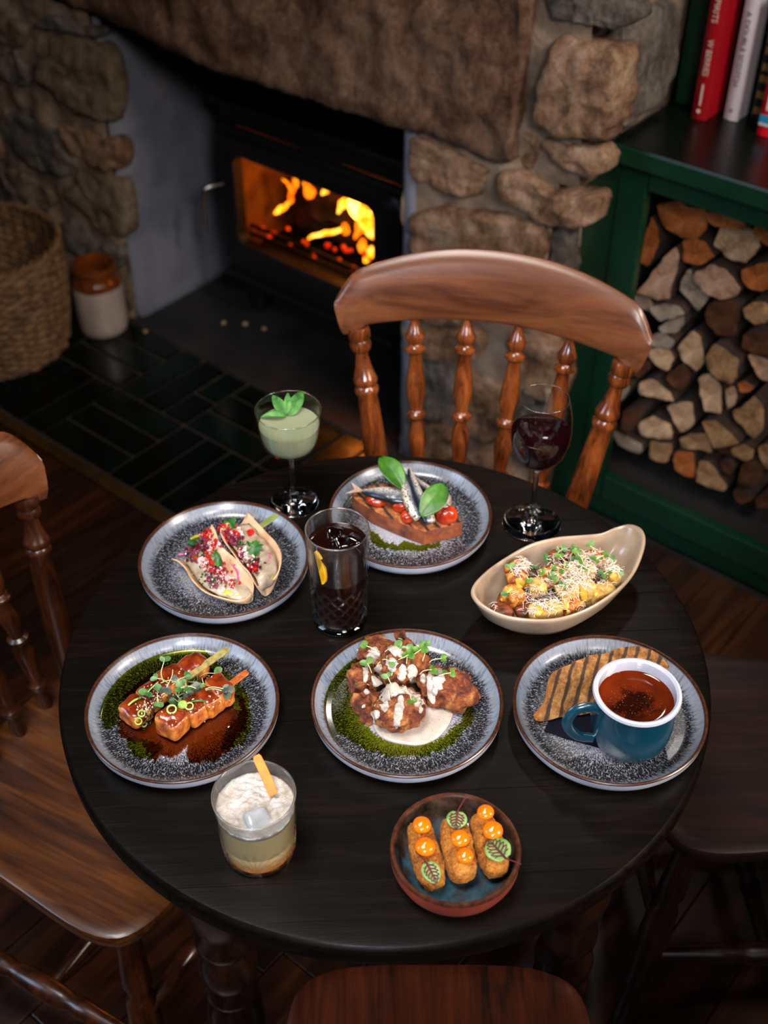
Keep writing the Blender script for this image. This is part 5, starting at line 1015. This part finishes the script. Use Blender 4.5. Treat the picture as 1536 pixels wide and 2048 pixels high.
def taco(near, far, zn, zf, label, fills, sd, bz=PZ + .0012):
    n = 26; N = resam(near, n); F = resam(far, n); org = P(*cT(*near[len(near) // 2]), PZ); t = thing('taco', label, 'taco', org, 'tacos on the back left plate'); R = []; fillR = []
    for i in range(n):
        f = i / (n - 1); zz = (zn if not callable(zn) else zn(f)); zzf = zf if not callable(zf) else zf(f)
        a = P(*cT(N[i].x, N[i].y), zz); b = P(*cT(F[i].x, F[i].y), zzf); m = (a + b) / 2; e = sin(PI * min(1, max(0, f * .92 + .04))) ** .5
        bot = V3((m.x, m.y, max(bz, min(a.z, b.z) - .034 * e))); row = []
        for k in range(15):
            q = k / 14; p = a * (1 - q) ** 2 + (bot * 2 - (a + b) / 2) * (2 * q * (1 - q)) + b * q ** 2; p.z = max(p.z, bz + .0012 * abs(q - .5)); p += V3((0, 0, .0012 * noise.noise(V3((i * .35, k * .4, sd))))) ; row.append(p)
        R.append(row); top = []
        for k in range(9):
            q = .16 + .70 * k / 8; p = a.lerp(b, q); lo = min(a.z, b.z) + (max(a.z, b.z) - min(a.z, b.z)) * (q if b.z > a.z else 1 - q); p.z = lo * .35 + (min(a.z, b.z) - .004) * .65 - .006 - .002 * (1 - e) + .005 * sin(PI * q) * e; top.append(p)
        fillR.append(top)
    q = MB().loft(R, False, close=False); sT.add(q); q.build('tortilla', M['tort'], t, o=org, smooth=2, solid=.0016)
    q = MB().loft(fillR[2:-2], False, close=False); sT.add(q); q.v = [p + V3((0, 0, .0026 * noise.noise(p * 120))) for p in q.v]; q.build('fish_filling', M['fish'], t, o=org, smooth=2, solid=.003)
    r = random.Random(sd)
    for m_, regs in fills:
        q = MB()
        for x, y, s_, k, sz in regs:
            for _ in range(int(k * 3)):
                p, nn = sT.hit(*cT(r.gauss(x, s_), r.gauss(y, s_ * .8)), PZ); ss = sz * r.uniform(.6, 1.25)
                q.ico(p + V3((0, 0, r.uniform(0, .0055))), (ss, ss * r.uniform(.6, 1), ss * r.uniform(.5, .8)), 4, 0, 1, 0, 1, Rm(r.uniform(0, 3), r.uniform(0, 3), r.uniform(0, 3)))
        stuff(q.build('chopped_salsa', SAL[m_], t, o=org))
    return t, org
n1 = [(50,660),(130,690),(225,785),(300,920),(440,1055),(620,1130),(840,1175),(960,1145),(1030,1085)]; f1 = [(545,237),(592,330),(640,480),(740,580),(860,680),(960,790),(1040,900),(1055,1000),(1042,1080)]
n2 = [(745,215),(650,300),(690,430),(790,570),(900,720),(1000,830),(1060,940),(1110,1000),(1190,970)]; f2 = [(985,85),(1090,200),(1200,320),(1320,450),(1385,570),(1395,690),(1370,800),(1310,890),(1200,965)]
A1 = [(0, ((480,390,40,10,.0026),(600,500,25,6,.0026),(450,570,80,18,.002),(560,800,60,16,.0022),(470,690,70,12,.002),(690,860,60,16,.0018),(780,990,40,6,.002))), (1, ((300,620,40,9,.0026),(380,650,50,10,.0024),(460,470,40,8,.0024),(600,870,60,18,.0022),(560,960,40,12,.002))), (2, ((440,740,40,6,.0042),(540,520,50,6,.003),(620,900,60,14,.0022),(750,920,40,5,.003))), (3, ((350,640,60,14,.0016),(480,880,70,10,.0016),(600,950,60,10,.0016),(520,480,60,8,.0016))), (4, ((400,560,50,10,.0028),(470,540,40,6,.0024)))]
A2 = [(0, ((720,320,60,12,.0026),(1020,370,25,5,.003),(830,400,40,8,.0024),(1040,800,40,10,.0026),(860,620,30,5,.002))), (1, ((780,400,60,14,.0026),(830,480,40,9,.0026),(900,640,40,8,.0024))), (2, ((850,370,40,6,.0028),(930,590,50,7,.003),(1000,700,40,5,.003))), (3, ((880,520,60,10,.0018),(1040,720,50,8,.0016))), (4, ((770,460,60,12,.0028),(1080,760,50,12,.0026),(850,450,40,8,.0026)))]
t2, o2 = taco(n2, f2, lambda f: .796 - .022 * max(0, f - .6) / .4, lambda f: .792 - .016 * max(0, f - .7) / .3, 'back taco leaning behind, tortilla edge rising at right', A2, 3)
t1, o1 = taco(n1, f1, lambda f: .778 - .008 * f, lambda f: .802 - .032 * f ** 2.2, 'front taco opening toward the viewer, two coriander leaves on top', A1, 2)
def cor(parent, o, x, y, s_, az, sd):
    p, n = sT.hit(*cT(x, y)); p = p + V3((0, 0, .006)); q = MB(); pts = []
    for k in range(42):
        a = 2 * PI * k / 42; lob = .62 + .38 * abs(sin(a * 2.5 + .4)) ** .7 + .10 * sin(a * 15); lob *= (1 if abs(((a + PI) % (2 * PI)) - PI) < 2.7 else .5)
        pts.append((lob * cos(a), lob * sin(a)))
    R = [[p + Rm(.35, .15 * sin(sd), az) @ V3((u * s_ * k, v * s_ * k, s_ * (.10 * sin(u * k * 4 + sd) + .08 * sin(v * k * 5)) + .12 * s_ * (1 - k * k))) for u, v in pts] for k in (1, .7, .4, .02)]
    q.loft(R, False).build('coriander_leaf', M['cor'], parent, o=o, smooth=2)
cor(t1, o1, 330, 490, .0105, 2.6, 1); cor(t1, o1, 640, 700, .0125, .4, 2); cor(t2, o2, 790, 285, .0115, 1.0, 3); cor(t2, o2, 1070, 570, .0120, -.4, 4)
def strip(parent, o, pts, wd, m, nm, h=.0016): ribbon(sT, [cT(*p) for p in pts], wd, h).build(nm, m, parent, o=o, smooth=2)
strip(t1, o1, [(790,715),(850,790),(875,860),(875,940)], (.0022, .0026, .0026, .0022), M['pink'], 'pickled_onion'); strip(t1, o1, [(885,960),(880,1010),(830,1055)], (.0016, .0014, .001), M['pink'], 'pickled_onion'); strip(t1, o1, [(125,610),(215,605)], (.0022, .002), M['pink'], 'pickled_onion'); strip(t2, o2, [(1245,585),(1255,680),(1245,760)], (.003, .0032, .0022), M['pink'], 'pickled_onion', .002)
strip(t1, o1, [(680,1060),(760,1085),(850,1090),(915,1060)], (.004, .0055, .0055, .003), M['lime'], 'lime_sauce'); strip(t1, o1, [(280,430),(340,390),(410,375)], (.002, .0028, .002), M['lime'], 'lime_sauce'); strip(t2, o2, [(1200,930),(1260,900),(1290,840)], (.003, .004, .002), M['lime'], 'lime_sauce'); strip(t1, o1, [(430,390),(470,350),(530,400)], (.002, .0024, .002), SAL[0], 'tomato_strip')
M['pick'] = mat('green_bamboo_pick', ['5f6a30', '7e8a48'], 60, rough=.5)
a, b = P(*cT(195, 935), .766), P(*cT(1350, 118), .790); d = (b - a).normalized(); c1, c2 = a.lerp(b, .62), b; s_ = d.cross(V3((0, 0, 1))).normalized(); n_ = s_.cross(d)
pk = [(a, .0004), (a.lerp(b, .15), .0011), (a.lerp(b, .70), .0013), (a.lerp(b, .80), .0045), (b - d * .004, .0045), (b - d * .0012, .0035), (b, .001)]
tag(MB().loft([[p + s_ * w1 * k + n_ * .0007 * m1 for k, m1 in ((-1, -1), (1, -1), (1, 1), (-1, 1))] for p, w1 in pk]).build('bamboo_pick', M['pick'], o=a, bev=.0004), 'green flat ended bamboo pick pinning the two tacos', 'skewer')

# ================================================================== SARDINE TOAST (back plate)
cD = crop(680, 900, 5.486); sD = Surf()
oilfilm('herb_oil', 'toast', [[cD(*p) for p in [(330,870),(420,930),(500,1010),(640,1040),(700,990),(860,1040),(1100,1010),(1110,1050),(900,1110),(700,1100),(520,1090),(400,1050),(330,980)]], [cD(*p) for p in [(10,560),(60,420),(200,340),(330,280),(470,260),(460,330),(300,400),(140,520),(120,640),(40,650)]]], [], M['oil'], 'green herb oil smears around the sardine toast', 'oil', .02, .095)
M['toastB'] = toastmat('charred_toast', -.5, 420, ['6a3216', '9a5426', 'b8763e'], '160a06', 1); M['crustB'] = mat('dark_crust', ['3a180c', '6e3418', '8c4a26'], 55, 5, rough=.7, bump=.5, bscale=140)
ZT = PZ + .024; top = spline([P(*cD(*p), ZT) for p in [(135,515),(330,650),(640,795),(900,890),(960,895),(1310,805),(1325,770),(1270,660),(1100,520),(800,400),(450,370),(200,440)]], 72); cen = sum(top, V3()) / 72; q = MB()
q.loft([[V3((cen.x + (p.x - cen.x) * .985, cen.y + (p.y - cen.y) * .985, PZ + .0008)) for p in top], [V3((p.x, p.y, PZ + .005)) for p in top], [V3((p.x, p.y, ZT - .003)) for p in top], [cen + (p - cen) * .985 for p in top]], False, mi=1); q.loft([[cen + (p - cen) * s_ + V3((0, 0, .0012 * noise.noise((cen + (p - cen) * s_) * 170))) for p in top] for s_ in (.985, .8, .55, .3, .05)], False, mi=0)
sD.add(q); tag(q.build('toast_slice', [M['toastB'], M['crustB']], o=V3((cen.x, cen.y, PZ))), 'thick charred toast slice topped with sardines and tomatoes', 'toast')
M['tom'] = mat('roast_tomato', ['701004', 'a02c0c', 'b84a1a'], 60, 4, rough=.25, coat=.2, sss=.2)
for i, (x, y, r, l) in enumerate(((400, 590, (.0140, .0095, .0080), 'leftmost roast tomato under the sardine tail'), (665, 655, (.0115, .0095, .0095), 'roast tomato under the middle of the sardines'), (740, 770, (.0095, .0085, .0085), 'small round tomato at the front of toast'), (1165, 770, (.0150, .0120, .0135), 'largest roast tomato at right end of the toast'))):
    p = P(*cD(x, y), ZT); qq = sD.add(MB().ico(p + V3((0, 0, r[2] * .75)), r, 2.2, .0012, 70, i, 4)); tag(qq.build('roast_tomato', M['tom'], o=p, smooth=2), l, 'tomato', 'roast tomatoes on the toast')
def fishmat():
    g = G('sardine_skin'); c = g.obj(); x, y, z = g.sep(c); uvn = g.n('VertexColor', layer_name='k'); k = g.sep(uvn.outputs[0])[0]
    a = g.noise(c, 70, 5, .65); kk = g.ma('ADD', k, g.ma('MULTIPLY', g.ma('SUBTRACT', a, .5), .35)); base = g.ramp(kk, [lin('b8a894'), lin('d0c4b4'), lin('8f8f92'), lin('2a323c'), lin('12161c')], [.05, .30, .52, .72, .95])
    sp = g.ma('MULTIPLY', g.step(g.noise(c, 330, 4, .7), .51, .57), g.step(k, .8, .35)); g.set(col=g.mix(g.ma('MULTIPLY', sp, .9), base, lin('17110c')), rough=.28, metal=.25, coat=.2); g.bump(g.noise(c, 260, 4), .4, .0012); return g.m
M['sard'] = fishmat()
def sardine(spine, wid, th, lab, back=1, tail=None, m='sard', flip=0):
    n = 22; S = spline([P(*cD(x, y), z) for x, y, z in spine], n, False); R = []; K = []
    for i in range(n):
        t = (S[min(n - 1, i + 1)] - S[max(0, i - 1)]).normalized(); s_ = t.cross(V3((0, -.25, 1))).normalized() * back; nn = (s_ * back).cross(t).normalized(); f = i / (n - 1)
        j = f * (len(wid) - 1); i0 = min(len(wid) - 2, int(j)); w1 = wid[i0] + (wid[i0 + 1] - wid[i0]) * (j - i0); h = th * min(1, w1 / max(wid) * 1.25)
        R.append([S[i] + s_ * (w1 * cos(a)) + nn * (h * sin(a) + .0007 * noise.noise(S[i] * 300 + V3((a, 0, 0)))) for a in [2 * PI * q / 16 for q in range(16)]]); K += [.5 + .5 * cos(2 * PI * q / 16) for q in range(16)]
    q = MB().loft(R); sD.add(q); o = S[n // 2]
    ob = q.build('sardine', M[m], o=o, smooth=2); tag(ob, lab, 'fish', 'grilled sardines on the toast'); ca = ob.data.color_attributes.new('k', 'FLOAT_COLOR', 'POINT')
    for i, v in enumerate(K): ca.data[i].color = (v, v, v, 1)
    if tail:
        a, b1, b2 = [P(*cD(x, y), z) for x, y, z in tail]; mdl = (b1 + b2) / 2; mdl = mdl.lerp(a, .4); MB().add([a + V3((0, 0, .0012)), b1, mdl, b2, a - V3((0, 0, .0005))], [(0, 1, 2), (0, 2, 3), (4, 2, 1), (4, 3, 2), (0, 4, 1), (0, 3, 4)]).build('tail_fin', mat('tail_fin', ['8a6a58', 'b8a294'], 120, rough=.4, st=(1, .2, 1)), ob, o=o, smooth=False)
sardine([(800,300,.797),(900,390,.799),(1010,480,.800),(1110,560,.798),(1150,640,.795)], (.003, .006, .008, .009, .007), .005, 'rear sardine partly hidden behind the right basil leaf')
sardine([(250,455,.791),(360,470,.795),(480,480,.798),(600,500,.799),(720,530,.797)], (.0035, .0085, .0118, .0128, .0105), .006, 'left sardine with forked tail lying along the toast', 1, ((262, 455, .791), (120, 350, .794), (55, 478, .790)))
sardine([(640,200,.812),(690,300,.812),(735,420,.810),(770,560,.806),(820,680,.800),(860,760,.796)], (.0035, .0065, .0088, .0095, .0085, .005), .006, 'middle sardine with browned flesh crossing the toast', -1, ((648, 215, .812), (600, 150, .816), (690, 165, .814)))
sardine([(760,200,.808),(790,320,.808),(850,480,.806),(930,640,.802),(985,800,.793)], (.002, .006, .008, .0095, .0085), .006, 'dark backed sardine lying under the right basil leaf', 1, ((762, 230, .808), (735, 175, .812), (790, 180, .811)))
sardine([(1170,500,.800),(1160,570,.803),(1130,650,.800)], (.005, .008, .005), .005, 'crumpled sardine end piece at right of the basil leaf')
M['basil'] = leafmat('basil_leaf', ['163804', '28560a', '3c7214'], .42, 40, .3)
bs = lambda t: (sin(PI * min(1, t * .92 + .04)) ** .75)
p1, p2 = P(*cD(690, 425), .812), P(*cD(448, 78), .826); tag(leaf(p1, p2, .030, .35, .2, V3((.3, -.7, .7)), bs, 18, 10, .02, 1).build('basil_leaf', M['basil'], o=p1, smooth=2, solid=.0006), 'upright basil leaf pointing to the top left of the toast', 'leaf', 'basil leaves on the toast')
p1, p2 = P(*cD(885, 725), .806), P(*cD(1155, 385), .822); tag(leaf(p1, p2, .032, .3, .25, V3((.1, -.6, .8)), bs, 18, 10, .02, 2).build('basil_leaf', M['basil'], o=p1, smooth=2, solid=.0006), 'broad basil leaf lying over the right end of toast', 'leaf', 'basil leaves on the toast')

# ================================================================== POTATO GRATIN (cream dish)
cG = crop(970, 1080, 5.297); sG = Surf()
og = G('roast_potato'); c = og.obj(); a = og.noise(c, 70, 6, .65, .5); og.set(col=og.ramp(a, [lin('4a1a06'), lin('9a4c12'), lin('c98a36'), lin('d8b060')], [.34, .45, .56, .66]), rough=.5, spec=.4); og.bump(og.noise(c, 160, 6, .7), .6, .003); M['pot'] = og.m
M['potp'] = mat('pale_potato', ['8c6226', 'b08e4a', 'c0a86e'], 60, 5, rough=.5, bump=.4, bscale=150); M['potd'] = mat('dark_potato', ['2c0e04', '6a3010', '8f4e1c'], 70, 5, rough=.6, bump=.7, bscale=150)
base = MB().ico((.212, 1.078, .766), (.075, .040, .012), 2.2, .004, 60, 3, 4, Rm(0, 0, .42)); sG.add(base)
tag(base.build('potato_bed', M['potd'], o=(.212, 1.078, .7575), smooth=2), 'browned layer of potato filling the bottom of the gratin dish', 'potato')
for i, (x, y, z, r, rz, m, l) in enumerate(((180,760,.775,(.013,.010,.009),.3,'potd','dark brown chunk at far left end of dish'),(300,600,.783,(.0125,.012,.014),.5,'pot','crusted orange chunk with cheese sauce at left'),(340,420,.790,(.013,.011,.010),.2,'pot','left upper chunk under sauce and leaves'),(340,310,.791,(.015,.010,.009),.5,'pot','chunk at back left capped with grated cheese'),(640,760,.780,(.021,.011,.011),.15,'potp','pale yellow chunk at the front centre'),(920,710,.783,(.012,.011,.011),.4,'pot','orange chunk at front right of centre'),(1060,560,.789,(.010,.010,.017),.2,'potp','tall upright chunk right of centre'),(1230,560,.785,(.018,.010,.010),.5,'potp','long chunk near the right front'),(1350,370,.792,(.009,.012,.011),.3,'potp','yellow chunk at the right end below the lug'),(880,540,.795,(.014,.012,.010),.4,'potp','chunk under grated cheese in the middle'),(560,500,.792,(.011,.010,.010),.1,'potp','pale chunk left of the middle'),(720,380,.797,(.017,.012,.010),.3,'pot','middle chunk under the green leaves'),(1000,330,.800,(.019,.014,.010),.4,'potp','top chunk under most of the grated cheese'),(820,180,.796,(.018,.010,.009),.4,'potd','back chunk at the rear edge'),(1130,220,.797,(.017,.012,.009),.4,'pot','rear right chunk under herbs'),(430,770,.773,(.012,.010,.008),.2,'potd','low dark chunk between the front pieces'))):
    p = P(*cG(x, y), z); qq = sG.add(MB().ico(p, r, 5, .0018, 80, i, 4, Rm(.15 * sin(i * 2), .2 * cos(i), rz), amp2=.0006, freq2=300)); tag(qq.build('potato_chunk', M[m], o=p - V3((0, 0, r[2])), smooth=2), l, 'potato', 'roast potato chunks in the gratin dish')
M['chs'] = mat('cheese_sauce', ['a87c18', 'c09e40'], 40, rough=.25, sss=.2)
ds = thing('cheese_sauce', 'yellow cheese sauce spooned over the potato chunks', 'sauce', P(*cG(800, 600), .78))
for pts, wd in ((((720,610),(790,640),(850,690),(870,740)), (.004,.0065,.006,.004)),(((550,690),(560,760),(560,820)), (.006,.008,.006)),(((330,410),(370,450),(360,500)), (.006,.008,.005)),(((250,500),(290,520)), (.004,.003)),(((540,480),(600,510),(640,500)), (.005,.006,.004)),(((1000,430),(1040,540),(1050,650)), (.004,.005,.004)),(((1170,530),(1180,600)), (.005,.005)),(((1340,320),(1370,390),(1370,430)), (.005,.006,.004)),(((920,110),(950,120)), (.005,.004)),(((860,760),(900,780)), (.004,.004)),(((740,340),(790,380)), (.004,.004)),(((180,620),(170,650)), (.003,.003))):
    ribbon(sG, [cG(*p) for p in pts], wd, .0016, .765).build('sauce_blob', M['chs'], ds, o=ds.location, smooth=2)
M['parm'] = mat('grated_cheese', ['c9b9aa', 'e0d6cc'], 60, rough=.6, sss=.2)
q = MB(); r = random.Random(12)
for x, y, s_, k in ((950,420,120,220),(1180,250,110,170),(1000,240,130,120),(430,270,70,110),(650,660,110,130),(780,560,120,90),(780,210,110,70),(1250,380,90,80),(560,560,60,40),(450,620,60,22),(470,760,50,25),(1050,730,50,22),(1380,330,60,40),(340,330,50,30),(700,430,150,70),(100,720,20,6)):
    for _ in range(k):
        p, n = sG.hit(*cG(r.gauss(x, s_), r.gauss(y, s_ * .6)), .764); a = r.uniform(0, 6.28); L = r.uniform(.002, .0055); d = V3((cos(a), sin(a), r.uniform(-.3, .5))) * L; p = p + V3((0, 0, r.uniform(.0003, .0045)))
        q.tube([p - d, p + V3((0, 0, L * .35)), p + d], [.00022, .00034, .00024], 4)
tag(q.build('grated_cheese', M['parm'], o=P(*cG(950, 400), .8)), 'fine grated cheese heaped over the potato gratin', 'cheese', kind='stuff')
for i in range(34):
    x, y = ((760,170),(430,390),(590,270),(590,330),(680,360),(700,500),(770,500),(560,190),(300,390),(410,500),(1050,150),(1080,200),(960,170),(1150,230),(1230,280),(1260,340),(1300,370),(1220,450),(1100,340),(1040,270),(820,240),(900,200),(780,290),(640,450),(620,240),(1240,200),(1330,360),(870,370),(1170,170),(1010,120),(730,250),(850,300),(290,540),(1260,430))[i]
    p, n = sG.hit(*cG(x, y), .766); SPR.setdefault('g', []).append((sprig(p + V3((0, 0, .0035)), r.uniform(0, 6.28), r.uniform(.008, .015), 'green cress sprig scattered over the potato gratin', 'cress on the gratin', 'mgb' if i % 2 else 'mg', .0068, 200 + i, .3), x, y, 'bright green cress' if i % 2 else 'dull green cress'))
label_sprigs('g', (('the left chunks of the gratin', 350, 420), ('the middle left of the gratin', 620, 300), ('the front centre of the gratin', 730, 480), ('the back of the gratin', 950, 160), ('the cheesy middle of the gratin', 930, 320), ('the right end of the gratin', 1250, 330), ('the upper right of the gratin', 1180, 200)))
